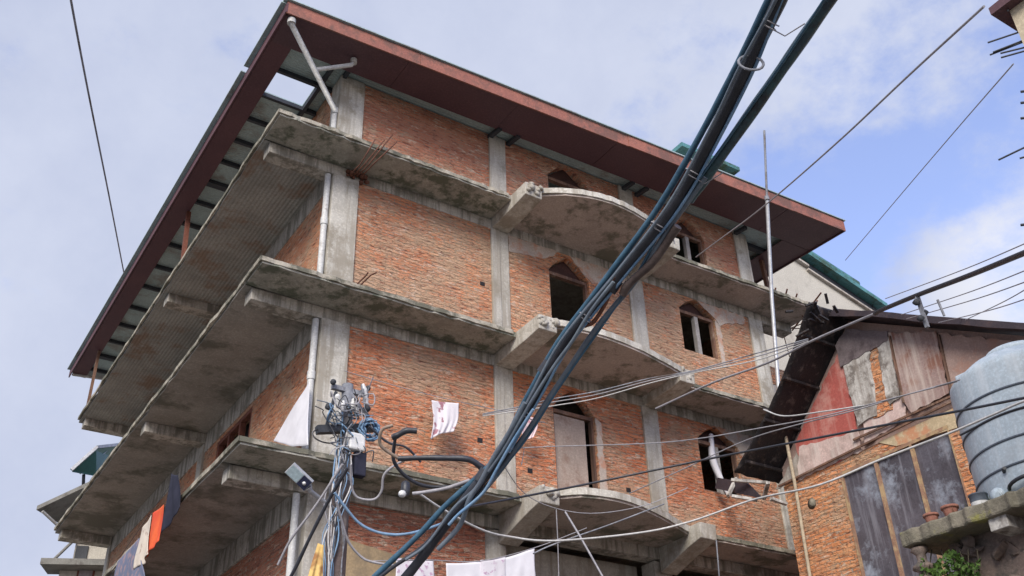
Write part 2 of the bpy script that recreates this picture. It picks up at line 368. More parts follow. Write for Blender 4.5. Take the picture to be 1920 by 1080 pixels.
curve4 = [(3.68, -1.14), (4.11, -1.39), (4.6, -1.56), (5.1, -1.62), (5.6, -1.58), (6.2, -1.44), (6.7, -1.26), (7.1, -1.12)]
curve3 = [(3.70, -1.36), (4.0, -1.44), (4.45, -1.49), (4.9, -1.48), (5.5, -1.41), (6.1, -1.28), (6.6, -1.15), (7.05, -1.0)]
curve2 = [(3.70, -1.15), (4.0, -1.38), (4.4, -1.48), (4.9, -1.47), (5.5, -1.31), (6.0, -1.12), (6.5, -.90), (6.9, -.74)]
for z, cv in ((6, curve4), (3, curve3), (0, curve2)):
    zb, zt = z+.215, z+.312
    # left walkway, front ledge, curved balcony, right ledge, inner floor
    mb = MB(); mb.prism(rag([(0, 0), (-1.30, 0)]) [:1] + rag([(-1.32, -.03), (-1.30, DEP+.1)], .3, .010) + [(0, DEP+.1)], XY, zb, zt)
    mb.build('walkway_slab', 'slab_left' if z == 6 else 'slab_left_low', B)
    mb = MB(); mb.prism(rag([(3.31, 0), (-1.32, 0)])[:1] + [(-1.32, -.003)] + rag([(-1.32, -.735), (3.30, -.735)], .14, .012) + [(3.30, 0)], XY, zb, zt)
    mb.build('ledge_slab', 'slab_front', B)
    mb = MB(); mb.prism([(3.72, 0)] + [(3.72, cv[0][1]+.02)] + [(p.x, p.y) for p in smooth([(a, b, 0) for a, b in cv[1:]], 5)] + [(7.0, 0)], XY, zb-.02, zt+.02)
    mb.build('balcony_slab', 'slab_right', B)
    xe = 11.55 if z == 6 else 10.62
    mb = MB(); mb.prism([(7.08, 0)] + rag([(7.08, -.74), (xe, -.80)], .14, .012) + [(xe, .6), (XR+.02, .6), (XR+.02, 0)], XY, zb, zt)
    mb.build('ledge_slab', 'slab_right', B)
    mb = MB(); mb.box(.0, XR, .01, DEP, zb+.003, zt-.003); mb.build('floor_slab', 'concrete', B)
    # pale cast lip along the ledge edges
    for poly in (rag([(-1.35, -.765), (3.24, -.765)], .11, .009) + rag([(3.24, -.72), (-1.31, -.72)], .3, 0),
                 rag([(-1.36, DEP), (-1.36, -.775)], .28, .007) + [(-1.322, -.722), (-1.312, DEP)],
                 rag([(7.16, -.775), (xe+.02, -.83)], .11, .009) + [(xe+.01, -.78), (7.16, -.73)]):
        mb = MB(); mb.prism(poly, XY, zb+.033, zt+.012); mb.build('ledge_lip', 'edge', B)
    mb = MB(); pts = smooth([(a, b, 0) for a, b in cv], 5)
    mb.prism([(p.x, p.y-.03+random.gauss(0, .005)) for p in pts] + [(p.x, p.y+.015) for p in pts[::-1]], XY, zb+.02, zt+.04)
    mb.build('balcony_lip', 'concrete_pale', B)
    # beams under the slab
    mb = MB(); mb.box(-1.20, XR+(1.0 if z == 6 else 0), 0, .30, z, zb-.002); mb.build('front_beam', 'beam', B, .012)
    for y in (5.707, 12.79):
        mb = MB(); mb.box(-1.22, -.002, y, y+.306, z, zb-.002); mb.build('cross_beam', 'beam', B, .012)
    mb = MB(); mb.box(0, .28, .302, DEP, z-.20, zb-.002); mb.build('side_beam', 'beam', B, .01)
    # cantilever brackets either side of the curved balcony
    for (xa, xb, L) in ((3.32, 3.70, cv[0][1]-.06), (6.70, 7.07, min(cv[-1][1]-.1, -1.12))):
        dr = -.25 if z == 0 else 0
        prof = [(-.001, z+dr), (L*.35, z+dr*.55+.01), (L*.75, z+dr*.12+.03), (L, z+.06), (L-.02, zt+.02), (-.001, zt+.02)]
        mb = MB(); mb.prism(prof, YZ, xa, xb); mb.build('bracket', 'concrete_pale' if z else 'concrete', B, .015)
    # broken mortar at the bracket ends
    for xa, yy in ((3.52, cv[0][1]), (6.9, cv[-1][1])):
        mb = MB()
        for k in range(14):
            p = Vector((xa+random.uniform(-.17, .17), yy+random.uniform(-.10, .02), zt+random.uniform(-.16, .02))); q = random.uniform(.05, .085)
            mb.lathe([(q*.4, -q*.6), (q, -q*.1), (q*.8, q*.4), (q*.2, q*.6)], p, 6, Vector((random.gauss(0, 1), random.gauss(0, 1), 1)))
        mb.build('broken_mortar', 'concrete', B)

# columns, storey by storey
for (z0, z1) in ((.31, 3.0), (3.31, 6.0), (6.31, 8.39)):
    for i, (a, b) in enumerate(COLS):
        mb = MB()
        if i in (1, 2):
            mb.box(a, a+.19, -.035, .32, z0, z1); mb.box(a+.19, b, -.012, .30, z0, z1)
        else: mb.box(a, b, -.03, .40, z0, z1)
        mb.build('column', 'concrete_pale' if i in (0, 3) else 'concrete', B, .012)
    for y in (5.71, 12.79):
        mb = MB(); mb.box(-.03, .35, y, y+.31, z0, z1); mb.build('column', 'concrete', B, .012)
mb = MB(); mb.box(0, .5, -.03, .42, GZ, -.0); mb.build('column', 'concrete', B, .012)
mb = MB(); mb.lathe([(.27, GZ), (.27, -.02)], (3.33, .28, 0), 28); mb.build('round_column', 'concrete', B)
mb = MB(); mb.box(6.62, 7.02, .05, .42, GZ, -.02); mb.build('column', 'concrete', B, .012)
mb = MB(); mb.box(10.05, XR, 0, .42, GZ, -.02); mb.build('column', 'concrete', B, .012)

# front brick panels, each bay and storey one panel with its opening
BAYS = [(.5, 3.30), (3.70, 6.65), (7.05, 10.08)]
OPEN = {(1, 3): (4.56, 5.50, .31, 2.50, 2.93), (2, 3): (8.05, 9.10, 1.55, 2.64, 2.985),
        (1, 4): (4.65, 5.62, 3.31, 5.52, 5.94), (2, 4): (8.03, 9.03, 4.64, 5.66, 5.995),
        (1, 5): (4.76, 5.84, 6.31, 7.95, 8.385), (2, 5): (8.15, 9.08, 6.95, 7.80, 8.19)}
for fl, (z0, z1) in ((3, (.312, 2.998)), (4, (3.312, 5.998)), (5, (6.312, 8.39))):
    for bay, (a, b) in enumerate(BAYS):
        mb = MB(); panel(mb, XZ, a, b, z0, z1, .012, .20, OPEN.get((bay, fl)))
        o = mb.build('brick_wall', {3: 'brick_red', 4: 'brick', 5: 'brick_top_shaded'}[fl], B)
# small square putlog holes left in the brickwork
mb = MB()
for x, z in ((2.95, 1.45), (3.95, 1.10), (6.1, 1.15), (3.05, 4.62)): mb.box(x, x+.10, .004, .06, z, z+.085)
mb.build('putlog_hole', 'dark', B)
# arched windows and doors: frames, posts, boards
def arch_frame(op, name='window', board=False, post=True, board_mat='door', drop=0):
    a, b, si, sh, ap = op; m = (a+b)/2
    f = MB(); t = .05
    f.box(a, a+t, .07, .16, si, sh); f.box(b-t, b, .07, .16, si, sh); f.box(a, b, .068, .162, sh-.07, sh)
    if si > .4 and not board: f.box(a, b, .07, .16, si, si+t)
    fr = f.build(name, 'wood', B)
    if post: MB().box(m-.05, m+.05, .065, .165, si, sh-.07).build('post', 'post', fr)
    if board:
        MB().box(a+.06, b-.18, .10, .125, si, sh-.09).build('shutter', board_mat, fr)
    if not board: MB().prism([(a-.02, sh), (m, ap+.02), (b+.02, sh)], XZ, .17, .19).build('arch_board', 'arch_dark', fr)  # dark board; over the doors its colour paints the unlit opening
    return fr
arch_frame(OPEN[(1, 3)], 'door', True, False)
arch_frame(OPEN[(2, 3)], 'window'); arch_frame(OPEN[(2, 4)], 'window'); arch_frame(OPEN[(2, 5)], 'window')
arch_frame(OPEN[(1, 4)], 'door', False, False); arch_frame(OPEN[(1, 5)], 'door', False, False)
for zt0, q in ((5.997, [(8.56, 5.99), (9.06, 5.66), (9.14, 5.50), (9.32, 5.62), (9.95, 5.80), (9.95, 5.997)]), (2.997, [(8.58, 2.99), (9.12, 2.64), (9.2, 2.45), (9.4, 2.6), (9.98, 2.72), (9.98, 2.997), (8.6, 2.997)]),
               (0, [(3.71, 5.6), (4.55, 5.72), (4.9, 5.997), (3.71, 5.997)]), (0, [(5.3, 5.85), (5.7, 5.5), (6.2, 5.7), (6.64, 5.75), (6.64, 5.997), (5.2, 5.997)]), (0, [(9.035, 4.5), (9.16, 4.5), (9.17, 5.5), (9.06, 5.62), (9.035, 5.6)]),
               (0, [(5.505, .33), (5.66, .33), (5.64, 2.4), (5.505, 2.48)])):
    MB().prism(rag(q, .08, .012, closed=True), XZ, .0, .012).build('plaster_patch', 'plaster_arch', B)
# a torn strip of white sheet hanging in the lower right window
pts = [(8.52, .10, 2.85), (8.46, .09, 2.3), (8.55, .05, 1.9), (8.66, .0, 1.52)]
MB().tube(smooth(pts, 5), [.02+.055*math.sin(math.pi*min(1, .15+i/18)) for i in range(16)], 6).build('curtain', 'cloth_white', B)

# left side walls
for fl, (z0, z1) in ((3, (.312, 2.80)), (4, (3.312, 5.80)), (5, (6.312, 8.39))):
    for a, b in ((.40, 5.71), (6.02, 12.79)):
        op = (3.05, 4.95, 1.25, 2.72, 2.72) if (fl == 3 and a < 1) else ((7.2, 9.2, z0+.9, z0+2.2, z0+2.2) if a > 1 and fl < 5 else None)
        mb = MB(); panel(mb, YZ, a, b, z0, z1, .02, .22, op); mb.build('brick_wall', 'brick', B)
        if op:
            f = MB()
            for k in range(4):
                y = op[0]+(op[1]-op[0]-.09)*k/3; f.box(.03, .13, y, y+.09, op[2], op[3])
            f.box(.028, .132, op[0], op[1], op[2], op[2]+.08); f.box(.028, .132, op[0], op[1], op[3]-.08, op[3])
            f.build('window', 'wood_red', B)
# back, right and partition walls (they keep the rooms dark)
MB().box(.0, XR, DEP-.2, DEP, GZ, 8.39).build('rear_wall', 'brick', B)
MB().box(XR-.2, XR, .42, DEP-.2, GZ, 8.39).build('side_wall', 'brick', B)
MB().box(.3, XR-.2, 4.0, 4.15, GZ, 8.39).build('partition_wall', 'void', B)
# storey below the lowest ledge
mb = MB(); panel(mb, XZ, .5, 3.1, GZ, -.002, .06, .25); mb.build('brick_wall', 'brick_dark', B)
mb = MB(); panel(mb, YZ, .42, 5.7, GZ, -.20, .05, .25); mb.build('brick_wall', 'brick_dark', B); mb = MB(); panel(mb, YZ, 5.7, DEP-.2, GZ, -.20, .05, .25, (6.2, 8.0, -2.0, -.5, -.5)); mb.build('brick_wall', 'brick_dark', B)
MB().box(3.6, 6.62, .55, .7, -.62, -.002).build('shop_wall', 'concrete', B); MB().box(3.6, 6.62, .55, .7, GZ, -3.0).build('shop_wall', 'concrete', B)
mb = MB(); mb.box(3.6, 6.62, .50, .60, -.74, -.62); mb.box(3.7, 3.8, .5, .6, -3, -.74); mb.box(4.75, 4.85, .5, .6, -3, -.74); mb.box(5.6, 5.7, .5, .6, -3, -.74); mb.box(6.5, 6.6, .5, .6, -3, -.74)
sf = mb.build('shop_window', 'bar', B)
for a, b in ((3.8, 4.75), (4.85, 5.6), (5.7, 6.5)): MB().box(a, b, .54, .555, -3, -.75).build('pane', 'glass', sf)
MB().box(4.0, 5.2, .44, .49, -1.0, -.83).build('shutter_rail', 'wood_red', B)
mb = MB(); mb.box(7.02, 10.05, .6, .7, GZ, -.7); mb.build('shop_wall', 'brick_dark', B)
MB().box(7.02, 10.05, .62, .68, -.7, -.002).build('recess_dark', 'void', B)  # near-black sheet paints the darkness of the recess
MB().prism([(.66, -.60), (1.62, -.74), (1.95, -1.5), (1.95, -4.5), (.66, -4.5)], XZ, -.03, .055).build('plaster_patch', 'tan', B)

# recessed end bay beyond the right corner column
mb = MB(); mb.box(XR+.01, 11.7, .62, .8, 3.31, 4.9); mb.build('side_bay_wall', 'plaster', B)
mb = MB(); mb.box(XR+.01, 11.7, .60, .8, 4.9, 5.35); mb.build('side_bay_brick', 'brick', B)
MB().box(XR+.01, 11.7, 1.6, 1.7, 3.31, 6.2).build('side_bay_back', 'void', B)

# roof: corrugated sheet on dark bars, boarded eaves, painted fascia
RZ = 8.30
FL, FR, BL, BR = (-1.50, -1.03), (12.28, -1.46), (-1.53, 14.9), (11.4, 14.9)
rf = MB()
zs = 8.425
def yfront(x): return FL[1]+(FR[1]-FL[1])*(x-FL[0])/(FR[0]-FL[0])
rf.prism([(-1.5, -1.03), (12.25, -1.45), (12.2, .56), (-1.5, .56)], XY, zs, zs+.03)
rf.prism([(-1.5, .56), (-1.11, .56), (-1.11, 1.22), (-1.5, 1.22)], XY, zs, zs+.03)
rf.prism([(-.28, .56), (12.2, .56), (12.15, 1.22), (-.28, 1.22)], XY, zs, zs+.03)
rf.prism([(-1.5, 1.22), (12.15, 1.22), (11.4, 14.9), (-1.53, 14.9)], XY, zs, zs+.03)
roof = rf.build('roof', 'sheet', B)
for y in (.46, 1.24, 2.04, 2.80, 3.59, 4.43, 5.22, 6.15, 7.14, 8.21, 9.24, 10.38, 11.4, 12.41, 13.4, 14.3):
    MB().bar((-1.45, y, 8.37), (.05 if y > 1.5 else 0.3, y, 8.37), .07 if y not in (4.43, 13.4) else .16, .09).build('rafter', 'bar', roof)
for x in (-.24, .06): MB().bar((x, -.30, 8.362), (x, DEP, 8.362), .07, .10).build('purlin', 'bar', roof)
for y, x0 in ((.25, 10.5), (1.0, 10.5)): MB().bar((x0, y, 8.36), (12.1, y, 8.36), .14, .10).build('rafter', 'bar', roof)
xs = [-1.48, .9, 3.3, 5.7, 8.1, 10.5, 12.24]
for i in range(6):
    a, b = xs[i]+.004, xs[i+1]-.004; yi = lambda x: -.24-.016*max(0, x); dz = random.uniform(-.008, .008)
    MB().prism([(a, yfront(a)+.02), (b, yfront(b)+.02), (b, yi(b)), (a, yi(a))], XY, RZ+dz, RZ+.018+dz).build('soffit_board', 'soffit', roof)
mb = MB(); mb.prism([(-1.50, -.98), (-1.1, -.215), (-1.13, 14.8), (-1.51, 14.8)], XY, RZ+.001, RZ+.019); mb.build('left_soffit', 'soffit_left', roof)
mb = MB(); mb.prism([(12.2, -.415), (11.3, -.41), (11.05, 6), (11.75, 6)], XY, RZ+.001, RZ+.02); mb.build('right_soffit', 'soffit', roof)
xs = [-1.53, 1.1, 3.5, 5.95, 8.3, 10.6, 12.30]
for i in range(6):
    a, b = xs[i]+.002, xs[i+1]-.002; dz = random.uniform(-.010, .010); dy = random.uniform(-.006, .006)
    MB().prism([(a, yfront(a)-.03+dy), (b, yfront(b)-.03+dy+.004), (b, yfront(b)+.0+dy), (a, yfront(a)+.0+dy)], XY, 8.27+dz, 8.555+dz).build('fascia_board', 'fascia', roof)
mb = MB(); mb.prism([(-1.54, -1.06), (-1.51, -1.06), (-1.53, 14.95), (-1.56, 14.95)], XY, 8.285, 8.50); mb.build('left_fascia', 'soffit_left', roof)
mb = MB(); mb.prism([(12.30, -1.46), (12.27, -1.46), (11.72, 6), (11.75, 6)], XY, 8.27, 8.60); mb.build('right_fascia', 'soffit', roof)
mb = MB(); mb.prism([(-1.60, -1.10), (12.34, -1.52), (12.30, -.9), (-1.56, -.4)], XY, 8.565, 8.59)
mb.prism([(-1.62, -1.0), (-1.45, -1.0), (-1.45, .86), (-1.63, .86)], XY, 8.53, 8.555); mb.prism([(-1.63, 1.0), (-1.45, 1.0), (-1.47, 14.95), (-1.64, 14.95)], XY, 8.52, 8.545)
mb.build('roof_flashing', 'sheet', roof)
# clamps and timber stubs on the wall head
for x in (3.30, 3.75, 6.75, 7.15, 10.1): MB().bar((x, .25, 8.33), (x+.06, -.36, 8.30), .09, .08).build('rafter', 'bar', roof)
# timber struts that hold up the left eave
MB().bar((-1.12, 5.6, 8.30), (-1.12, 5.25, 6.33), .09, .09).build('strut', 'wood_red', roof)
MB().bar((-1.2, 13.0, 8.30), (-1.2, 13.0, 6.33), .07, .07).build('strut', 'wood', roof)
MB().bar((-1.5, 14.7, 8.28), (-.2, 14.5, 8.30), .07, .06).build('strut', 'pvc', roof)
MB().bar((11.5, .5, 8.32), (11.35, .3, 6.33), .09, .09).build('strut', 'wood', roof)
MB().bar((11.55, 1.3, 8.32), (10.7, .3, 6.5), .04, .04).build('strut', 'wood', roof)
# rain pipes
P1 = (-1.40, -.97, 8.24); P2 = (-.03, .06, 7.50)
mb = MB(); mb.tube([P1, (-1.36, -.94, 8.13), P2, (-.05, .05, 7.40), (-.05, .05, 6.33)], .052, 12)
mb.lathe([(.075, -.05), (.075, .05)], (-1.385, -.955, 8.20), 12); mb.lathe([(.066, -.06), (.066, .06)], P2, 12)
mb.tube([(-.66, -.42, 7.85), (-.05, -.60, 8.13), (-.0, -.63, 8.26)], .042, 10); mb.lathe([(.06, -.05), (.06, .05)], (-.02, -.62, 8.22), 10)
mb.build('rain_pipe', 'pvc', B)
for z0, z1 in ((3.32, 5.98), (.32, 2.98), (-4.5, -.02)):
    mb = MB(); x = -.07 if z1 > 0 else -.14
    mb.tube([(x, .06, z0), (x, .06, z1)], .055, 12); mb.lathe([(.068, -.07), (.068, .07)], (x, .06, (z0+z1)/2+.3), 12); mb.build('rain_pipe', 'pvc', B)
# starter bars sticking out of the ledges
for base, tops, y0, y1 in (((655, 328), ((703, 262), (721, 262), (736, 252), (744, 266)), -.02, -.85), ((667, 535), ((690, 511), (706, 511)), -.74, -.95)):
    for k, tp_ in enumerate(tops):
        a_ = on(base[0]+k*7, base[1]+k*1.5, 'y', y0); b_ = on(*tp_, 'y', y1)
        MB().tube([a_, on(base[0]+k*8+20, base[1]-19, 'y', -.84), b_], .013, 6).build('rebar', 'rust', B)
mb = MB()
for k in range(14):
    p = Vector((.35+random.uniform(-.2, .28), -.03+random.uniform(-.06, .03), 6.05+random.uniform(-.05, .12))); q = random.uniform(.035, .07)
    mb.lathe([(q*.4, -q*.6), (q, 0), (q*.3, q*.6)], p, 6, Vector((random.gauss(0, 1), random.gauss(0, 1), 1)))
mb.build('broken_concrete', 'rust', B)
# loose bars and brick rubble on the far right ledge
for k in range(12):
    x = random.uniform(10.9, 11.9); MB().tube([(x, random.uniform(-.6, .3), 6.33), (x+random.uniform(-.3, .35), random.uniform(-.9, .2), 6.33+random.uniform(.25, .75))], .02, 5).build('rebar', 'rust', B)
for k in range(9): MB().tube([(11.5+random.uniform(-.2, .1), random.uniform(-.8, .5), 6.27), (11.7+random.uniform(-.1, .2), random.uniform(-.9, .4), 5.9+random.uniform(-.3, .3))], .012, 5).build('rebar', 'rust', B)
# stair head on the roof
sa, sb = on(1278, 266, 'y', 4.7), on(1388, 322, 'y', 4.7); zr_ = (sa.z+sb.z)/2
mb = MB(); mb.box(sa.x+.45, sb.x-.35, 5.2, 8.2, 8.46, zr_-.06); sh_ = mb.build('stair_head', 'beige_warm', B)
mb = MB(); mb.prism([(sa.x, 4.7), (sb.x, 4.7), (sb.x, 8.6), (sa.x, 8.6)], XY, zr_-.06, zr_+.10); mb.build('roof', 'green_sheet', sh_)

# ================================================================== helper for cables
def wire(name, pts, r, mat, label, cat, group=None, n=6, sm=5):
    o = MB().tube(smooth(pts, sm), r, n).build(name, mat); return tag(o, label, cat, group)
def sag(a, b, s, n=14):
    a, b = Vector(a), Vector(b); return [a.lerp(b, i/n) - Vector((0, 0, s*4*(i/n)*(1-i/n))) for i in range(n+1)]
def pxd(lst): return [at(*p) for p in lst]

# ================================================================== house on the right
HX = 8.78; hy = -1.3
H = thing('brick_house', (HX+2, -4, GZ), 'old brick house with patched gable and black sagging roof beside the water tank', 'house')
def hp(px, py): p = on(px, py, 'x', HX); return (p.y, p.z)
PR = on(1590, 606, 'x', HX); AP = (PR.y, PR.z+.05)
YN = AP[0]-(AP[1]-1.34)/.60
def rz(y):                                   # underside of the roof over the gable
    return AP[1]-.96*(y-AP[0]) if y > AP[0] else AP[1]-.60*(AP[0]-y)
wt = 1.30                                    # head of the brickwork
win = (hp(1782, 815)[0], hp(1580, 905)[0], -2.2, 1.12)
mb = MB(); y0, y1 = win[0], win[1]
panel(mb, YZ, YN, hy, GZ, wt, HX, HX+.22, (y0, y1, -2.2, 1.10, 1.10)); mb.build('wall', 'brick_house', H)
MB().box(HX+.22, HX+4.5, hy-.22, hy, GZ, wt).build('wall', 'brick_house', H)
MB().box(HX+4.3, HX+4.5, YN, hy-.22, GZ, wt).build('wall', 'brick_house', H)
# plastered band by the window head
MB().prism([(y0-.5, .95), (y0+1.0, 1.12), (y0+1.35, 1.32), (y0-.5, 1.32)], YZ, HX-.014, HX+.1).build('plaster_band', 'plaster_yellow', H)
# gable cladding, one sheet or plank bay each, plus a painted eave shade
def clad(name, quad, mat, x0=None, th=.025):
    x0 = HX-.01 if x0 is None else x0
    return MB().prism(rag([hp(*q) for q in quad], .09, .014, closed=True), YZ, x0, x0+th).build(name, mat, H)
mb = MB(); mb.prism([(hy, wt+.02), (hy, rz(hy)), AP, (YN, max(wt+.03, rz(YN))), (YN, wt+.02)], YZ, HX+.03, HX+.08); mb.build('gable_board', 'rusty_sheet2', H)
clad('gable_panel', [(1455, 918), (1470, 895), (1545, 745), (1570, 790), (1580, 850)], 'plaster')
clad('gable_panel', [(1492, 832), (1584, 636), (1604, 780), (1612, 845), (1560, 872), (1505, 885)], 'red', HX-.016)
clad('gable_panel', [(1560, 872), (1498, 902), (1500, 838), (1560, 822), (1608, 806), (1618, 845)], 'pink', HX-.024)
o = clad('plank', [(1583, 680), (1632, 655), (1648, 780), (1632, 785), (1612, 800)], 'wood_grey', HX-.05, .03)
clad('plank', [(1646, 645), (1668, 632), (1690, 748), (1672, 760), (1664, 745)], 'wood_grey', HX-.05, .03)
clad('plank', [(1628, 658), (1648, 642), (1676, 768), (1640, 785)], 'brick_house', HX-.034, .02)
clad('gable_panel', [(1620, 780), (1695, 745), (1700, 785), (1622, 835)], 'pink', HX-.02)
clad('rusty_sheet', [(1668, 625), (1758, 622), (1782, 738), (1712, 775), (1692, 745)], 'rusty_sheet', HX-.045, .02)
clad('rusty_sheet', [(1762, 625), (1900, 640), (1900, 700), (1800, 745), (1786, 738)], 'rusty_sheet2', HX-.038, .02)
clad('eave_board_or_shade', [(1570, 650), (1590, 618), (1668, 622), (1668, 640), (1580, 690)], 'eave_shade', HX-.06, .03)  # dark plate paints the shade under the roof peak
mb = MB()
for a, b in (((1668, 630), (1694, 755)), ((1760, 628), (1786, 742)), ((1786, 742), (1600, 825)), ((1800, 745), (1460, 912))):
    pa, pb = on(*a, 'x', HX-.06), on(*b, 'x', HX-.06); mb.bar(pa, pb, .035, .03, (1, 0, 0))
mb.build('batten', 'wood', H)
# roof: one steep far slope whose underside we see, one shallow near slope
OX = .98
rid0 = Vector((HX-OX, AP[0], AP[1]+.06)); 
ye, ze = hy+.25, rz(hy+.25)+.02
nz = 14
mb = MB()
for k in range(16):                          # corrugated, sagging sheets lapped down the slope
    t0, t1 = k/16, (k+1)/16.
    pass
g1 = []; nu, nv = 26, 44
for i in range(nu+1):
    t = i/nu; y = AP[0]+(ye-AP[0])*t
    for j in range(nv+1):
        x = HX-OX+.12*math.sin(t*3)*1.0 + (5.6+OX)*j/nv
        z = AP[1]+.08+(ze+.04-AP[1]-.08)*t + .018*math.sin(j*2.1) - .05*math.sin(math.pi*t) + random.gauss(0, .006)
        g1.append((x, y, z))
gv = g1 + [(x, y, z+.03) for x, y, z in g1]; N_ = len(g1)
fs = []
for i in range(nu):
    for j in range(nv):
        a = i*(nv+1)+j; q = (a, a+1, a+nv+2, a+nv+1); fs += [q, tuple(N_+k for k in q[::-1])]
for i in range(nu): a = i*(nv+1); fs.append((a, a+nv+1, N_+a+nv+1, N_+a))
for j in range(nv): fs.append((j, j+1, N_+j+1, N_+j)); a = nu*(nv+1)+j; fs.append((a, a+1, N_+a+1, N_+a))
hr = MB().add(gv, fs, True).build('roof', 'tarp', H)
mb = MB(); yn = YN-.3; zn = AP[1]-.60*(AP[0]-yn)
mb.prism([(AP[0], AP[1]+.04), (yn, zn+.04), (yn, zn+.14), (AP[0], AP[1]+.16)], YZ, HX-.35, HX+5.5); mb.build('roof_slope', 'roof_dark', hr)
mb = MB(); pts = [(AP[0]+.05-i*.4, AP[1]+.12-.6*i*.4+random.gauss(0, .015)) for i in range(15)]
for i in range(14):
    a, b = pts[i], pts[i+1]; mb.bar((HX-.37+random.gauss(0, .01), a[0], a[1]-.02), (HX-.37+random.gauss(0, .01), b[0], b[1]-.02), .05, .10)
mb.build('verge_board', 'roof_dark', hr)
mb = MB()
for k in range(4):
    t = .15+.75*k/3; y = AP[0]+(ye-AP[0])*t; z = rz(y)+.0
    MB().bar((HX-OX+.1, y, z-.02), (HX+.3, y, z-.02), .06, .05).build('purlin', 'tarp', hr)
# splintered boards at the broken eave
mb = MB()
for a, b in (((1372, 900), (1440, 905)), ((1365, 930), (1380, 897)), ((1372, 930), (1420, 938)), ((1445, 935), (1475, 945)), ((1440, 905), (1432, 935))):
    pa, pb = on(*a, 'x', HX-.75), on(*b, 'x', HX-.45); MB().bar(pa, pb, .07, .05).build('broken_board', 'wood_grey', hr)
mb = MB(); mb.prism([hp(1385, 905), hp(1440, 915), hp(1470, 945), hp(1380, 925)], YZ, HX-.55, HX-.5); mb.build('eave_board_or_shade', 'roof_dark', hr)
# splintered ridge end against the ledge
mb = MB()
for k in range(14):
    p = Vector((HX-OX+random.uniform(-.15, .4), AP[0]+random.uniform(-.25, .35), AP[1]+random.uniform(-.45, .12)))
    MB().bar(p, p+Vector((random.uniform(-.2, .3), random.uniform(-.2, .25), random.uniform(-.25, .15))), .05, .03).build('broken_board', 'tarp', hr)
# window with three tall panes
wd = MB(); fx = HX+.05; za = -2.2
step = (y1-y0)/3
for k in range(4):
    y = y0+step*k; wd.box(fx-.07, fx+.05, max(y0, y-.022), min(y1, y+.022), za, 1.10)
wd.box(fx-.069, fx+.049, y0, y1, 1.04, 1.10)
wf = wd.build('window', 'yellow_paint', H)
for k in range(3): MB().box(fx, fx+.012, y0+step*k+.022, y0+step*(k+1)-.022, za, 1.04).build('pane', 'glass', wf)
mb = MB(); mb.add([(fx+.10+.03*math.sin(i*1.9), y0+step*2.05+i*step*.6/24, z) for z in (za, .7) for i in range(25)], [(i, i+1, i+26, i+25) for i in range(24)], True); mb.build('curtain', 'curtain', wf)
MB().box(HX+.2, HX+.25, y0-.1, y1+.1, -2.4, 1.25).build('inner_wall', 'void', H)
# small dark hole with moss by the pole
MB().lathe([(.02, -.02), (.10, 0), (.02, .02)], on(1522, 944, 'x', HX-.01), 9, Vector((1, 0, 0))).build('moss_tuft', 'moss', H)
tag(MB().tube([on(1471, 808, 'x', HX-.18), on(1490, 905, 'x', HX-.16), on(1530, 1150, 'x', HX-.14), (HX-.14, on(1530, 1150, 'x', HX-.14).y, GZ)], .032, 8).build('conduit_pole', 'bamboo'),
    'thin cream pole standing against the corner of the brick house', 'pole')

# ================================================================== tall pole in front of the right ledges
pts = [on(1457, 735, 'y', -.83), on(1447, 560, 'y', -.83), on(1438, 375, 'y', -1.6)]
a = on(1457, 735, 'y', -.83); a.z = 3.33
pm = thing('antenna_pole', a, 'tall thin pale metal pole rising from the right ledge past the roof edge', 'pole')
MB().tube([a, on(1447, 560, 'y', -.95), on(1438, 372, 'y', -1.62)], .042, 10).build('lower_tube', 'steel', pm)
MB().tube([on(1438, 372, 'y', -1.62), on(1433, 245, 'y', -1.95)], .026, 8).build('upper_tube', 'pole', pm)
MB().lathe([(.055, -.05), (.055, .05)], on(1438, 372, 'y', -1.62), 10).build('clamp', 'pole', pm)

# ================================================================== slab, stone wall, tank, pots on the right
SX = 5.5; zt = -1.50
W = thing('stone_wall', (SX+1.2, -8, GZ), 'rough stone retaining wall under a mossy concrete slab', 'wall')
mb = MB(); mb.prism(rag([(SX, -5.85), (SX, -9.9)], .07, .022) + [(SX+2.6, -9.9), (SX+2.6, -5.9)], XY, zt-.20, zt); o = mb.build('slab', 'moss', W, .03)
mb = MB(); mb.box(SX+.45, SX+2.5, -9.8, -6.2, GZ, zt-.2); mb.build('core', 'stone', W)
for k in range(60):
    pass
def rock(mb, c, q):
    bm = bmesh.new()
    for k in range(11):
        d = Vector((random.gauss(0, 1)*.75, random.gauss(0, 1)*1.15, random.gauss(0, 1)*.8)).normalized()*q*random.uniform(.75, 1.1); bm.verts.new(Vector(c)+d)
    r = bmesh.ops.convex_hull(bm, input=bm.verts); bm.verts.ensure_lookup_table(); bm.verts.index_update()
    mb.add([v.co.copy() for v in bm.verts], [[v.index for v in f.verts] for f in bm.faces]); bm.free()
mb = MB()
for k in range(150):
    rock(mb, (SX+.44+random.uniform(-.06, .08), random.uniform(-9.5, -6.2), zt-.24-random.random()**1.3*2.8), random.uniform(.08, .19))
st = mb.build('stones', 'stone', W); st['kind'] = 'stuff'
p = on(1855, 965, 'x', SX+.15); MB().box(SX+.08, SX+.6, p.y-.24, p.y+.0, p.z-.22, p.z-.02).build('beam_end', 'wood_grey', W, .01)
MB().bar((SX+.2, -9.2, zt-.75), (SX+.25, -7.2, zt-1.25), .22, .2).build('beam', 'rusty_sheet2', W)
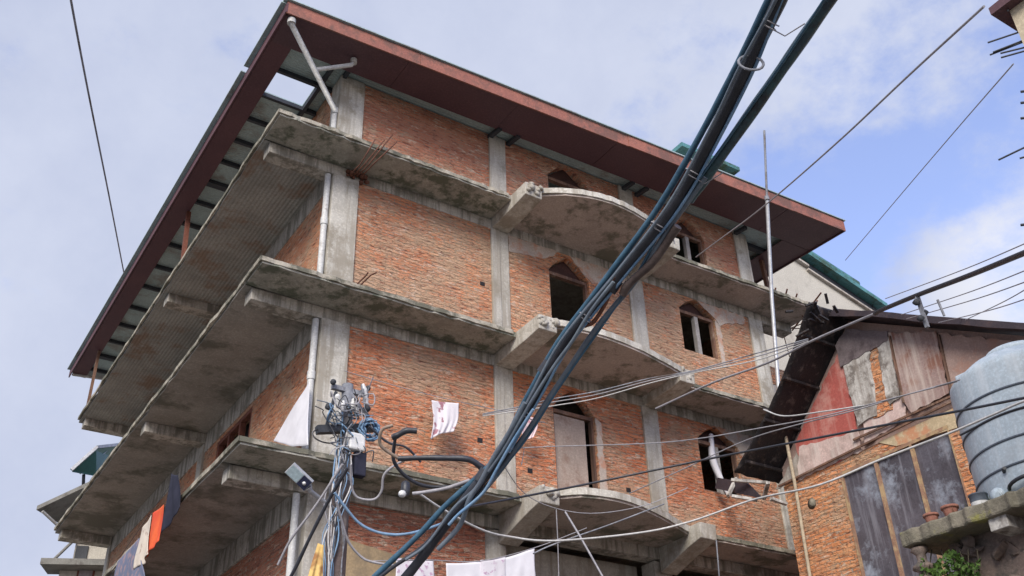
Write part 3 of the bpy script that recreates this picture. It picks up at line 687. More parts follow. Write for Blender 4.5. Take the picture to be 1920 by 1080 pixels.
# carved post
p = on(1722, 1030, 'x', SX+.12); pz = zt-.21
prof = [(.05, 0), (.13, -.02), (.15, -.06), (.08, -.12), (.075, -.22), (.10, -.25), (.17, -.30), (.18, -.34), (.10, -.38), (.10, -.46), (.19, -.52), (.20, -.56), (.12, -.60), (.12, -.75), (.2, -.8), (.2, -.9), (.13, -.95), (.13, -3.0)]
tag(MB().lathe([(r*.75, z*.8) for r, z in prof][::-1] , (p.x+.02, p.y, pz), 20).build('carved_post', 'stone'), 'weathered brown turned post with ringed mouldings under the slab corner', 'post')
# creeper
def creeper(px0, px1, py0, py1, n):
    mb = MB()
    for k in range(n):
        u, v = random.random(), random.random()
        c = on(px0+(px1-px0)*u, py0+(py1-py0)*v + 14*math.sin(u*9), 'x', SX+.22+random.uniform(-.22, .12))
        a = Vector((random.gauss(-.5, .6), random.gauss(0, .7), random.gauss(.2, .6))).normalized(); b = a.orthogonal().normalized(); b.rotate(Matrix.Rotation(random.uniform(0, 6.28), 3, a)); d = a.cross(b); q = random.uniform(.02, .042)
        mb.add([c-b*q, c-d*q*.6, c+b*q*1.2, c+d*q*.6], [(0, 1, 2, 3)])
    return mb
C = thing('creeper_plant', on(1790, 1070, 'x', SX+.2), 'green leafy creeper hanging on the stone wall under the slab', 'plant')
creeper(1726, 1836, 1044, 1110, 900).build('leaves', 'leaf', C)
mb = MB()
for k in range(7):
    a = on(1730+k*17, 1030, 'x', SX+.25); mb.tube([a, a+Vector((-.05, random.uniform(-.1, .1), -.3)), a+Vector((-.02, random.uniform(-.15, .15), -.7))], .008, 5)
mb.build('stem', 'trunk', C)
mb = MB()
for k in range(60):
    c = Vector((SX+.05+random.uniform(0, .3), random.uniform(-7.4, -6.6), zt+.01)); hgt = random.uniform(.05, .16); d = Vector((random.gauss(0, .05), random.gauss(0, .05), hgt))
    mb.add([c, c+Vector((.012, .012, 0)), c+d], [(0, 1, 2)])
tag(mb.build('weeds', 'leaf'), 'short wild weeds growing along the slab edge', 'weeds', kind='stuff')
# water tank
tcx, tcy, tr, th = SX+1.10, -7.42, .90, 1.74
T = thing('water_tank', (tcx, tcy, zt), 'large grey blue plastic water tank with dark hoops standing on the slab', 'water tank')
prof = [(tr*.93, 0), (tr*.97, .03)]
zz_ = .03
prof += [(tr*.99, .06), (tr, .10)]
prof += [(tr, th-.12), (tr*.99, th-.05), (tr*.93, th), (tr*.90, th+.02), (tr*.72, th+.15), (tr*.45, th+.24), (tr*.40, th+.26)]
MB().lathe(prof, (tcx, tcy, zt), 64).build('body', 'tank', T)
for k in range(1, 5):
    zz_ = zt+.045+k*.31; mb = MB(); mb.lathe([(tr*.98, -.018), (tr*1.014, -.012), (tr*1.014, .012), (tr*.98, .018)], (tcx, tcy, zz_), 64); mb.build('hoop', 'tank_rib', T)
MB().lathe([(tr*.42, 0), (tr*.44, .05), (tr*.40, .10), (.05, .13)], (tcx, tcy, zt+th+.25), 32).build('lid', 'tank', T)
a_ = math.atan2(CAM.y-tcy, CAM.x-tcx)+1.35
q = on(1803, 690, 'x', tcx-.62); MB().box(q.x-.08, q.x+.30, q.y-.10, q.y+.09, zt+th-.30, zt+th+.06).build('filler_neck', 'tank', T, .025)
p = on(1872, 925, 'x', tcx-.86); MB().lathe([(.075, -.09), (.085, -.02), (.085, .05), (.03, .06)], (p.x, p.y, p.z-.03), 14, Vector((-1, -.25, 0))).build('outlet', 'tank', T)
# pots and bits on the slab edge
def pot(px, py, r, h, label, mat='clay', rim=True):
    p = on(px, py, 'x', SX+.14); p.z = zt
    t = thing('flower_pot', p, label, 'pot', 'pots along the slab edge')
    MB().lathe([(r*.72, 0), (r*.95, h*.7), (r*.95, h*.75)], p, 20).build('pot_body', mat, t)
    MB().lathe([(r*.95, h*.74), (r*1.12, h*.76), (r*1.12, h), (r*.98, h), (r*.9, h*.86)], p, 20).build('pot_rim', mat, t)
    MB().lathe([(.01, h*.9), (r*.9, h*.86), (r*.5, h*.82), (.01, h*.82)], p, 16).build('soil', 'trunk', t)
pot(1750, 985, .085, .12, 'small faded clay pot at the left end of the slab edge')
pot(1786, 972, .095, .13, 'wide red clay pot second from the slab end')
p = on(1838, 945, 'x', SX+.16); p.z = zt
t = thing('paint_can', p, 'dark grey tin with a white lower band beside the tank', 'tin')
MB().lathe([(.10, 0), (.105, .05)], p, 20).build('lower_band', 'ceramic', t)
MB().lathe([(.105, .051), (.105, .13), (.112, .135), (.112, .15), (.06, .155)], p, 20).build('can_body', 'tank_rib', t)
tag(MB().tube([Vector((SX+.28+.17*math.cos(a), p.y-.55+.19*math.sin(a), zt+.03+.012*i)) for i, a in enumerate([k*.35 for k in range(26)])], .022, 8).build('hose_coil', 'black_rubber'), 'coiled black hose lying at the foot of the tank', 'hose')

# ================================================================== far buildings
# green roofed white building behind, right
q0, q1 = on(1455, 470, 'y', 3.2), None
G = thing('white_building', (16, 6, GZ), 'white building with teal sheet roof behind the red roof end', 'building')
def gp(px, py, k=0): return on(px, py, 'y', 3.0+k)
e0, e1 = gp(1400, 428), gp(1660, 603)
d = (e1-e0); zt_, zb_ = e0.z, e1.z
mb = MB()
A = [gp(1380, 415), gp(1660, 603), gp(1660, 700), gp(1380, 700)]
mb.add([v for v in A] + [v+Vector((0, 5, 0)) for v in A], [(0, 1, 2, 3), (7, 6, 5, 4), (0, 4, 5, 1), (1, 5, 6, 2), (2, 6, 7, 3), (3, 7, 4, 0)]); mb.build('wall', 'beige_wall', G)
mb = MB(); zb2 = gp(1600, 690).z; mb.box(A[0].x, A[1].x, 3.05, 8.0, GZ, zb2); mb.build('lower_wall', 'beige_wall', G)
def slabp(name, a, b, off_y, h, dep, mat, up=0):
    a, b = gp(*a), gp(*b); vs = []
    for p in (a, b): vs += [p+Vector((0, off_y, up)), p+Vector((0, off_y, up+h)), p+Vector((0, off_y+dep, up+h)), p+Vector((0, off_y+dep, up))]
    return MB().add(vs, [(0, 1, 2, 3), (7, 6, 5, 4), (0, 4, 5, 1), (1, 5, 6, 2), (2, 6, 7, 3), (3, 7, 4, 0)]).build(name, mat, G)
slabp('cornice', (1380, 415), (1512, 503), -.12, .07, .5, 'plaster')
slabp('cornice', (1512, 508), (1652, 600), -.10, .06, .5, 'plaster')
slabp('gutter', (1400, 425), (1650, 592), .02, .16, .6, 'bar', .06)
slabp('roof_edge', (1400, 418), (1655, 588), -.25, .14, 1.5, 'green_sheet', .10)
mb = MB(); a, b = gp(1440, 420), gp(1618, 535); mb.tube([a+Vector((0, .3, .1)), b+Vector((0, .3, .1))], .22, 14); mb.build('ridge_roll', 'green_sheet', G)
mb = MB()
for px in (1640, 1652): a = gp(px, 585); MB().tube([a, a+Vector((-.05, 0, .5))], .015, 5).build('rebar', 'bar', G)

# beige neighbour at the far left end
L = thing('beige_building', (-1.6, 23, GZ), 'beige building with slate eaves at the far left end of the brick building', 'building')
YB = 19.0
def lp(px, py, k=0): return on(px, py, 'y', YB+k)
th_ = R(24); E1 = Vector((math.cos(th_), -math.sin(th_), 0)); E2 = Vector((math.sin(th_), math.cos(th_), 0))
c0 = lp(112, 1070); c0.z = 0
def rb(u0, u1, v0, v1, z0, z1, mat, name, par=None):
    vs = [c0+E1*u+E2*v+Vector((0, 0, z)) for z in (z0, z1) for v in (v0, v1) for u in (u0, u1)]
    return MB().add(vs, [(0, 2, 3, 1), (4, 5, 7, 6), (0, 1, 5, 4), (2, 6, 7, 3), (0, 4, 6, 2), (1, 3, 7, 5)]).build(name, mat, par or L)
def lpu(px, py, v):
    o, d = CAM, ray(px, py); n = E2; t = ((c0+E2*v-o).dot(n))/d.dot(n); q = o+d*t; return (q-c0).dot(E1), q.z
ul, z1_ = lpu(75, 1056, -.6); uu, z2_ = lpu(68, 956, -.9); uw = lpu(146, 1000, .4)[0]
rb(0, 7, 0, 6, GZ, z1_+.03, 'beige_wall', 'wall'); rb(uw, 7, .4, 6, z1_+.03, z2_+.5, 'beige_wall', 'upper_wall')
rb(ul, 7.2, -.6, .4, z1_-.02, z1_+.16, 'slate', 'lower_eave')
ur, zr = lpu(205, 892, -.9)
vs = [c0+E1*u+E2*v+Vector((0, 0, z)) for u, v, z in ((uu, -.9, z2_), (uu+4*(ur-uu), -.9, z2_+4*(zr-z2_)), (uu+4*(ur-uu), 2, z2_+4*(zr-z2_)+.3), (uu+.5, 2, z2_+.3))]; vs += [v+Vector((0, 0, .13)) for v in vs]
MB().add(vs, [(0, 1, 2, 3), (7, 6, 5, 4), (0, 4, 5, 1), (1, 5, 6, 2), (2, 6, 7, 3), (3, 7, 4, 0)]).build('upper_eave', 'slate', L)
uq, zq = lpu(146, 1068, 0)
wq = rb(uq, uq+.5, -.03, 0, zq-1.2, zq+.1, 'wood_red', 'window'); rb(uq+.06, uq+.44, -.035, -.03, zq-1.1, zq+.04, 'curtain', 'pane', wq)
MB().tube([c0+E1*(uu+.15)+E2*-.8+Vector((0, 0, z2_)), c0+E1*(uw)+E2*.3+Vector((0, 0, z2_-.55))], .045, 8).build('eave_bracket', 'pvc', L)
MB().tube([c0+E1*(uw-.05)+E2*.3+Vector((0, 0, z2_-.5)), c0+E1*(ul+.3)+E2*-.5+Vector((0, 0, z1_+.1))], .045, 8).build('rain_pipe', 'slate', L)
rb(uw+.05, uw+.4, .34, .40, z1_+.45, z1_+.85, 'bar', 'vent')
AW = thing('green_canopy', lp(165, 960, .6), 'green glazed canopy on a thin post above the far left roof', 'canopy')
pts = [lp(135, 885, -.8), lp(180, 893, -.3), lp(228, 862, .6), lp(222, 836, -.2), lp(180, 843, -.9)]
n_ = len(pts); vs = pts + [p+Vector((0, 0, .05)) for p in pts]
MB().add(vs, [tuple(range(n_))[::-1], tuple(range(n_, 2*n_))] + [(i, (i+1) % n_, n_+(i+1) % n_, n_+i) for i in range(n_)]).build('glazing', 'green', AW)
mb = MB(); q = [lp(134, 881, -.85), lp(182, 838, -.95), lp(225, 833, -.25)]; mb.bar(q[0], q[1], .09, .09); mb.bar(q[1], q[2], .09, .09); mb.bar(lp(150, 888, -.5), lp(200, 845, -.4), .05, .05); mb.build('frame', 'steel', AW)
MB().tube([lp(157, 890, -.4), lp(156, 915, -.4), lp(156, 935, .2)], .05, 8).build('post', 'bar', AW)

# near building, top right corner
NX = 3.2
def np_(px, py): return on(px, py, 'x', NX)
NBp = np_(1900, 60)
NB = thing('cream_building', (NX+2, NBp.y-2, GZ), 'cream building corner with dark eave and starter bars at the upper right', 'building')
c = np_(1858, 28); wv = np_(1893, 70)
mb = MB(); mb.prism([(c.y, c.z), (c.y-1.8, c.z), (c.y-1.8, c.z+.18), (c.y, c.z+.10)], YZ, NX-.0, NX+4); mb.build('eave', 'soffit', NB)
wy = wv.y-.05
mb = MB(); mb.box(NX+.12, NX+4, wy-4, wy, GZ, c.z+.02); mb.build('wall', 'beige_warm', NB)
mb = MB()
for (a, b) in (((1895, 45), (1852, 80)), ((1902, 62), (1856, 103)), ((1900, 60), (1862, 98)), ((1910, 75), (1876, 100)), ((1912, 80), (1877, 108)), ((1950, 235), (1872, 300)), ((1960, 265), (1912, 297)), ((1848, 12), (1890, 20))):
    p, q = np_(*b), np_(*a); q = q + Vector((.25, -.1, 0)); MB().tube([p, q], .010, 5).build('rebar', 'bar', NB)
for y in (172, 193, 222, 422):
    p = np_(1914, y); MB().tube([p, p+Vector((.4, -.35, 0))], .014, 5).build('rebar', 'bar', NB)

# ================================================================== utility pole
PD = 10.6
pb = at(632, 1000, PD); PX, PY = pb.x, pb.y
top = on(652, 722, 'y', PY)
PO = thing('utility_pole', (PX, PY, GZ), 'utility pole crowded with wires, insulators and a crossarm before the corner column', 'utility pole')
def pz(py): return on(640, py, 'y', PY).z
tx = top.x
MB().tube([(PX, PY, GZ), (PX+.0, PY, pz(905))], .105, 16).build('wooden_shaft', 'pole_wood', PO)
MB().tube([(PX+.05, PY, pz(960)), (tx, PY, top.z)], .062, 14).build('metal_shaft', 'pole', PO)
def pp(px, py, dy=0): return on(px, py, 'y', PY+dy)
MB().bar(pp(594, 806, -.05), pp(706, 802, -.05), .08, .08).build('crossarm', 'bar', PO)
MB().bar(pp(622, 725, -.02), pp(690, 742, -.02), .05, .05).build('crossarm', 'pole', PO)
for k, (px, py, h) in enumerate(((634, 752, .15), (640, 768, .2), (684, 740, .24), (668, 768, .16), (636, 785, .14), (662, 758, .14))):
    c = pp(px, py, -.09); ins = MB()
    prof = [(.012, -h/2)]
    for q in range(4): prof += [(.034, -h/2+.015+q*h/4.4), (.024, -h/2+.035+q*h/4.4)]
    prof += [(.012, h/2)]
    ins.lathe(prof, c, 12, Vector((.35*random.uniform(-1, 1), -.2, 1))); ins.build('insulator', 'ceramic', PO)
for (px, py, q) in ((625, 716, .03), (616, 762, .035), (688, 766, .038), (690, 728, .028)):
    c = pp(px, py, -.08); MB().lathe([(q*.6, -q), (q, -q*.6), (q, q*.5), (q*.5, q*.9)], c, 10, Vector((random.gauss(0, .5), -.3, 1))).build('clamp', 'bar', PO)
c = pp(668, 832, -.1); MB().box(c.x-.10, c.x+.08, c.y-.06, c.y+.05, c.z-.09, c.z+.10).build('junction_box', 'ceramic', PO, .02)
c = pp(672, 872, -.08); MB().box(c.x-.06, c.x+.07, c.y-.05, c.y+.05, c.z-.13, c.z+.13).build('switch_box', 'cloth_dark', PO, .015)
for k in range(30):
    mat = random.choice(['bar', 'wire_grey', 'wire_grey', 'pole', 'black_rubber', 'grey_rubber', 'wire_white', 'wire_blue'])
    x, y = random.gauss(652, 22), random.uniform(728, 845); pts = [pp(x, y, -.1-random.random()*.1)]
    for j in range(4):
        x += random.gauss(0, 13); y += random.gauss(5, 15); x = min(max(x, 606), 700); pts.append(pp(x, y, -.08-random.random()*.14))
    MB().tube(smooth(pts, 4), random.uniform(.004, .0085), 5).build('jumper_wire', mat, PO)
MB().bar(pp(655, 735, -.04), pp(700, 800, -.04), .035, .035).build('stay', 'pole', PO)
MB().bar(pp(630, 735, -.04), pp(612, 800, -.04), .03, .03).build('stay', 'bar', PO)
mb = MB()
c = pp(692, 806, -.12)
for k in range(16):
    a = k*.4; q = random.uniform(.06, .13); pts = [c+Vector((q*math.cos(a+j*.5), random.uniform(-.05, .05), q*math.sin(a+j*.5))) for j in range(9)]; mb.tube(smooth(pts, 3), .008, 5)
mb.build('wire_coil', 'wire_blue', PO)
mb = MB(); c = pp(610, 818, -.06); mb.tube(smooth([c+Vector((.14*math.cos(a), 0, .07*math.sin(a))) for a in [j*.55 for j in range(24)]], 3), .008, 5); mb.build('wire_coil', 'wire_grey', PO)
# drop wires clipped to the shaft: each a part of the pole's own dressing
for k in range(17):
    mat = random.choice(['wire_grey', 'brown_rubber', 'grey_rubber', 'black_rubber', 'wire_blue', 'black_rubber', 'pole', 'wire_white'])
    x0 = random.uniform(630, 662); x1 = random.gauss(638, 13); x2 = random.gauss(626, 10)
    pts = [pp(x0, random.uniform(805, 850), -.10), pp((x0+x1)/2+random.gauss(0, 7), 878, -.13), pp(x1, 925+random.uniform(-20, 20), -.15), pp(x2+random.gauss(0, 6), 1000, -.13), pp(x2-4, 1060, -.13), pp(x2-6, 1120, -.13)]
    MB().tube(smooth(pts, 5), random.uniform(.004, .009), 6).build('drop_wire', mat, PO)
# solar lamp on an arm
lc = at(562, 895, PD-.3)
ex = (at(587, 904, PD-.3)-at(550, 869, PD-.3)); ey = (at(533, 886, PD-.25)-at(550, 869, PD-.3)); ez = ex.cross(ey).normalized()
if ez.dot(CAM-lc) < 0: ez = -ez
o0 = at(550, 869, PD-.3)
LP = thing('street_lamp', lc, 'small solar street lamp with pale panel and dark head on an arm', 'street lamp')
def slabq(u0, u1, v0, v1, t0, t1):
    vs = [o0+ex*u+ey*v+ez*t for t in (t0, t1) for u, v in ((u0, v0), (u1, v0), (u1, v1), (u0, v1))]
    return MB().add(vs, [(3, 2, 1, 0), (4, 5, 6, 7), (0, 1, 5, 4), (1, 2, 6, 5), (2, 3, 7, 6), (3, 0, 4, 7)])
slabq(0, 1, 0, 1, -.05, 0).build('housing', 'steel', LP, .006)
slabq(.04, .58, .08, .92, 0, .006).build('solar_panel', 'solar', LP)
slabq(.60, .98, .06, .94, 0, .012).build('lamp_head', 'lens', LP)
MB().lathe([(.012, 0), (.02, .008), (.004, .014)], o0+ex*.8+ey*.5+ez*.012, 10, ez).build('led', 'ceramic', LP)
MB().tube([o0+ex*1.0+ey*.7-ez*.03, o0+ex*1.18+ey*.8-ez*.04, pp(640, 965, -.05)], [.05, .025, .02], 10).build('arm', 'steel', LP)

# ================================================================== thick cable bundle overhead
def dd(py, d0=5.2, d1=6.4): return d0+(d1-d0)*py/1000
def cable(name, pts, r, mat, label, group='thick overhead cables', off=0, taper=1.0):
    P = [Vector((x+random.gauss(0, 1.3), y+random.gauss(0, 1.3), 0)) for x, y in pts]; Q = smooth(P, 6)
    P3 = [at(p.x, p.y, dd(p.y)+off) for p in Q]; k = len(P3)
    ph = random.uniform(0, 6)
    rr = [r*(1+(taper-1)*i/(k-1))*(1+.05*math.sin(i*.9+ph)+random.gauss(0, .012)) for i in range(k)]
    return tag(MB().tube(P3, rr, 10).build(name, mat), label, 'cable', group)
cable('overhead_cable', [(1490, -70), (1462, 0), (1405, 120), (1345, 240), (1262, 385), (1160, 520), (1060, 640), (1000, 745), (945, 850), (890, 915), (850, 965), (815, 1012), (780, 1060), (740, 1110)], .035, 'black_rubber', 'thickest black overhead cable crossing in front of the brick building', taper=.85)
cable('overhead_cable', [(1470, -70), (1440, 0), (1378, 130), (1318, 245), (1236, 385), (1140, 520), (1046, 640), (988, 745), (930, 855), (885, 905), (835, 950), (790, 1000), (700, 1085)], .018, 'blue_rubber', 'blue overhead cable along the left side of the bundle', off=.06)
cable('overhead_cable', [(1480, -70), (1452, 0), (1392, 118), (1330, 243), (1248, 386), (1150, 520), (1052, 640), (994, 746), (937, 852), (893, 912), (850, 955), (800, 1020), (760, 1050)], .009, 'grey_rubber', 'thin grey wire lashed on top of the thick black cable', off=-.05)
cable('overhead_cable', [(1590, -50), (1555, 0), (1480, 110), (1400, 225), (1320, 335), (1290, 375)], .031, 'slate_rubber', 'dark slate upper cable on the right side of the bundle', off=.02)
cable('overhead_cable', [(1325, 330), (1300, 362), (1260, 420), (1215, 490), (1180, 540), (1120, 615), (1040, 730), (985, 815), (930, 890), (885, 945)], .0165, 'grey_rubber', 'grey blue cable hanging right of the black bundle', off=-.01)
cable('overhead_cable', [(1270, 425), (1225, 490), (1180, 532), (1165, 555)], .024, 'brown_rubber', 'brown taped joint on the right hand cable', off=-.03)
cable('overhead_cable', [(1150, 520), (1140, 560), (1115, 600), (1095, 612)], .012, 'rust', 'short red brown wire looping off the bundle', off=-.02)
cable('overhead_cable', [(985, 755), (955, 810), (925, 862), (900, 905), (878, 935), (860, 985), (820, 1030)], .015, 'grey_rubber', 'pale grey cable joining the bundle low on the left', off=-.06)
cable('overhead_cable', [(1000, 765), (965, 825), (930, 880), (905, 925), (862, 965), (842, 985)], .009, 'wire_blue', 'bright blue wire wound round the lower bundle', off=-.09)
cable('overhead_cable', [(905, 910), (870, 950), (830, 985), (790, 1025), (735, 1065), (690, 1100)], .012, 'black_rubber', 'thin black wire running down left from the bundle', off=-.02)
cable('overhead_cable', [(1500, -70), (1470, 0), (1416, 122), (1356, 243), (1274, 388), (1172, 520), (1072, 642), (1010, 748), (955, 852)], .008, 'wire_blue', 'thin blue strand along the right side of the thickest cable', off=-.03)
cable('overhead_cable', [(1585, -60), (1546, 0), (1470, 112), (1388, 228), (1306, 340), (1240, 432), (1190, 520), (1128, 612), (1050, 728), (990, 818), (935, 892)], .007, 'blue_rubber', 'thin teal strand following the right hand cable', off=-.02)
cable('overhead_cable', [(1150, 528), (1110, 580), (1072, 640), (1030, 700), (985, 775), (945, 838), (915, 885)], .010, 'grey_rubber', 'pale strand peeling off the lower bundle', off=-.07)
# tape wraps and the loose ring
for k, (px, py) in enumerate(((1150, 535), (1024, 690), (905, 893))):
    c = at(px, py, dd(py)); dv = (at(px-12, py+17, dd(py))-c).normalized()
    tag(MB().tube([c-dv*.04, c+dv*.04], .039, 12).build('tape_wrap', 'black_rubber'), ['black tape wrap high on the bundle by the arched window', 'black tape wrap in the middle of the cable bundle', 'black tape wrap where the bundle splits low down'][k], 'tape')
for k, (px, py) in enumerate(((1300, 320), (1235, 420), (1100, 590), (985, 770), (952, 835), (1448, 40))):
    c = at(px, py, dd(py)); dv = (at(px-12, py+17, dd(py))-c).normalized(); q = (dv.cross(FW)).normalized(); u_ = dv.cross(q)
    ring = [c+(q*math.cos(a)+u_*math.sin(a))*(.039+.003*math.sin(3*a))+dv*.004*a for a in [j*.45 for j in range(20)]] + [c+q*.09+dv*random.uniform(-.05, .05), c+q*.13+dv*random.uniform(-.1, .1)+u_*.03]
    tag(MB().tube(ring, .0035, 5).build('wire_tie', 'wire_grey'), ['wire tie round the bundle just below the maroon roof edge', 'wire tie round the bundle across the top ledge', 'wire tie beside the dark arched opening', 'wire tie on the lower bundle beside the clothes', 'lowest wire tie above where the loops leave', 'topmost wire tie against the sky'][k], 'wire tie', 'ties on the cable bundle')
c = at(1408, 118, 5.25)
tag(MB().tube([c+(RT*math.cos(a)*.06+UP*math.sin(a)*.045+FW*math.sin(a)*.05) for a in [k*.4 for k in range(17)]], .007, 6).build('wire_ring', 'pole'), 'loose ring of wire tied round the cables high up', 'wire ring')
# loops between the pole and the bundle
LG = 'cable loops by the pole'
cable('looped_cable', [(905, 878), (880, 864), (840, 858), (790, 860), (748, 862)], .024, 'black_rubber', 'thick black end of the looped cable reaching the bundle', LG, 1.2, .75)
cable('looped_cable', [(760, 862), (738, 855), (718, 840), (710, 824), (716, 808), (738, 798)], .012, 'tan_lit_rubber', 'tan lit loop curving round towards the pole', LG, 1.2)  # tan colour paints the lit stretch of the loop
cable('looped_cable', [(782, 806), (762, 808), (744, 816), (736, 820)], .022, 'black_rubber', 'short black stub pointing right above the loops', LG, 1.25)
cable('looped_cable', [(742, 816), (736, 840), (740, 862), (752, 885), (775, 903), (805, 914), (850, 912), (880, 903)], .013, 'black_rubber', 'black cable hooking down behind the tan loop', LG, 1.3)
cable('looped_cable', [(880, 902), (840, 915), (800, 925), (775, 925)], .012, 'wire_grey', 'pale stub cable ending at the hanging lamp', LG, .9)
cable('looped_cable', [(780, 855), (745, 868), (722, 890), (715, 920), (700, 935), (670, 930), (660, 905), (660, 870)], .010, 'wire_grey', 'thin grey wire making a wide loop beside the pole', LG, 2.2)
cable('looped_cable', [(690, 800), (730, 830), (760, 840), (790, 868)], .010, 'black_rubber', 'thin black wire from the crossarm end to the loops', LG, 2.4)
cable('looped_cable', [(626, 925), (648, 955), (680, 985), (720, 1001), (770, 998), (830, 980), (870, 955)], .010, 'wire_blue', 'light blue cable sagging from the pole to the bundle', LG, 1.0)
cable('looped_cable', [(632, 940), (645, 985), (655, 1018), (680, 1045), (700, 1054), (735, 1058)], .009, 'wire_grey', 'pale grey cable drooping right from the pole foot', LG, 1.6)
cable('looped_cable', [(655, 880), (620, 935), (585, 1000), (555, 1060), (535, 1100)], .014, 'black_rubber', 'dark wire slanting down left from the pole', LG, 2.0)
cable('looped_cable', [(640, 870), (605, 930), (580, 965), (545, 1010), (520, 1060)], .010, 'wire_grey', 'grey wire slanting down left across the corner column', LG, 2.2)
# hanging lamp
c = at(760, 925, dd(925)+1.0)
HL = thing('hanging_lamp', c, 'small black lamp holder with white bulb hanging among the wires', 'lamp')
MB().lathe([(.012, .09), (.03, .075), (.034, 0), (.022, -.02)], c, 12).build('holder', 'black_rubber', HL)
MB().lathe([(.018, .0), (.026, .02), (.025, .038), (.008, .052)], c+Vector((-.02, -.02, -.015)), 12, Vector((-.75, -.5, -.3))).build('bulb', 'ceramic', HL)

# ================================================================== thin wires
def thin(pts, r, mat, label, group='thin wires across the buildings'):
    return wire('wire', pxd(pts), r, mat, label, 'wire', group, 5, 6)
thin([(128, -40, 9), (133, 0, 9.5), (165, 170, 11.5), (205, 370, 14.5), (232, 510, 18.5)], .0105, 'pole', 'dark grey wire dropping from the sky onto the left roof edge')
thin([(1845, 12, 8), (1700, 145, 9.5), (1580, 258, 11), (1470, 355, 13.5), (1405, 408, 15.5), (1345, 452, 17.0), (1305, 482, 18.2)], .010, 'wire_grey', 'long thin wire from the upper right corner building to the top right window')
thin([(1900, 120, 9), (1800, 235, 12), (1700, 352, 15), (1585, 488, 19)], .006, 'wire_grey', 'faintest thin wire across the blue sky')
thin([(1960, 458, 7), (1920, 474, 7.4), (1820, 515, 8.5), (1720, 553, 9.5), (1655, 580, 10.2), (1640, 588, 10.4)], .022, 'black_rubber', 'thick black wire across the sky above the black house roof')
thin([(1640, 588, 10.4), (1600, 605, 10.8), (1525, 638, 11.4), (1440, 680, 12.2), (1340, 716, 13), (1230, 766, 14)], .014, 'wire_grey', 'grey wire running down left from the house ridge over the brick')
thin([(1960, 738, 7.6), (1920, 746, 7.8), (1800, 770, 8.2), (1600, 808, 8.9), (1340, 858, 9.5), (1118, 904, 9.5), (960, 935, 9), (870, 952, 8.3)], .0105, 'black_rubber', 'black wire crossing the tank and gable towards the bundle')
thin([(1960, 742, 8.0), (1920, 752, 8.1), (1860, 778, 8.3), (1780, 812, 8.5), (1650, 862, 8.7), (1540, 908, 8.8), (1440, 930, 9.2), (1393, 943, 9.4), (1294, 978, 9.5), (1199, 999, 9.4), (1041, 1014, 9), (953, 1006, 8.8), (900, 992, 8.5), (830, 955, 8.2), (785, 925, 8.0)], .0095, 'wire_white', 'sagging pale wire drooping lowest across the balconies')
thin([(1960, 752, 8.2), (1880, 776, 8.4), (1800, 816, 8.6)], .009, 'black_rubber', 'short second black wire over the water tank')
for k, (dy, m) in enumerate(((0, 'wire_grey'), (7, 'wire_white'), (-6, 'pole'))):
    thin([(905, 778+dy*.3, 13), (975, 766+dy*.6, 12.8), (1037, 754+dy, 12.6), (1118, 740+dy, 12.4), (1217, 714+dy*.7, 12.2), (1300, 697+dy*.3, 12), (1420, 668+dy, 11.6), (1515, 638+dy*.4, 11)], .007, m,
         ['grey middle wire of the three strung above the shuttered door', 'palest lower wire of the three strung above the shuttered door', 'dark upper wire of the three strung above the shuttered door'][k])
thin([(1795, 715, 8.6), (1680, 745, 9), (1540, 781, 9.5), (1428, 802, 10), (1305, 823, 10.5), (1202, 832, 11), (1037, 837, 12), (935, 842, 12.5)], .006, 'wire_grey', 'thin grey wire level with the shutter on the door')
thin([(1620, 760, 9.2), (1540, 772, 9.5), (1470, 780, 9.8), (1432, 768, 10)], .007, 'wire_white', 'pale wire sagging across the black roof')
thin([(1800, 712, 8.5), (1700, 740, 9), (1600, 770, 9.2), (1500, 795, 9.8), (1400, 825, 10.4), (1280, 880, 11), (1180, 925, 11.6)], .006, 'wire_grey', 'thin wire dropping from the tank across the low right window')
thin([(1060, 960, 9.6), (1090, 1010, 9.4), (1135, 1090, 9.2)], .010, 'wire_grey', 'straight grey wire slanting down below the lowest balcony')
thin([(1245, 945, 11.5), (1140, 985, 11), (1040, 1020, 10.6), (1000, 1038, 10.4)], .008, 'pole', 'dark wire running from under the balcony to the laundry')
thin([(1043, 955, 10.8), (1046, 1020, 10.8), (1048, 1090, 10.8)], .006, 'wire_grey', 'vertical thin wire under the lowest balcony left end')
thin([(1343, 1012, 11.5), (1347, 1060, 11.5), (1350, 1100, 11.5)], .008, 'pole', 'vertical dark wire under the right ledge')
thin([(930, 850, 10.5), (990, 930, 11), (1090, 962, 11.4), (1200, 950, 11.8), (1290, 915, 12)], .005, 'wire_grey', 'thin wire sagging under the curved balcony edge')
SG = 'parallel wires in the sky above the black roof'
for k, (a, b) in enumerate((((1960, 440), (1660, 560)), ((1960, 492), (1690, 590)), ((1960, 515), (1700, 598)), ((1960, 548), (1760, 605)), ((1960, 520), (1810, 600)))):
    thin([(a[0], a[1], 9), ((a[0]+b[0])/2, (a[1]+b[1])/2+4, 12), (b[0], b[1], 15)], .006, 'wire_grey', ['highest thin wire in the sky over the black roof', 'thin sky wire just under the thick black one', 'second thin sky wire below the thick black one', 'lowest thin sky wire nearest the roof', 'steep thin wire crossing the others before the white cloud'][k], SG)
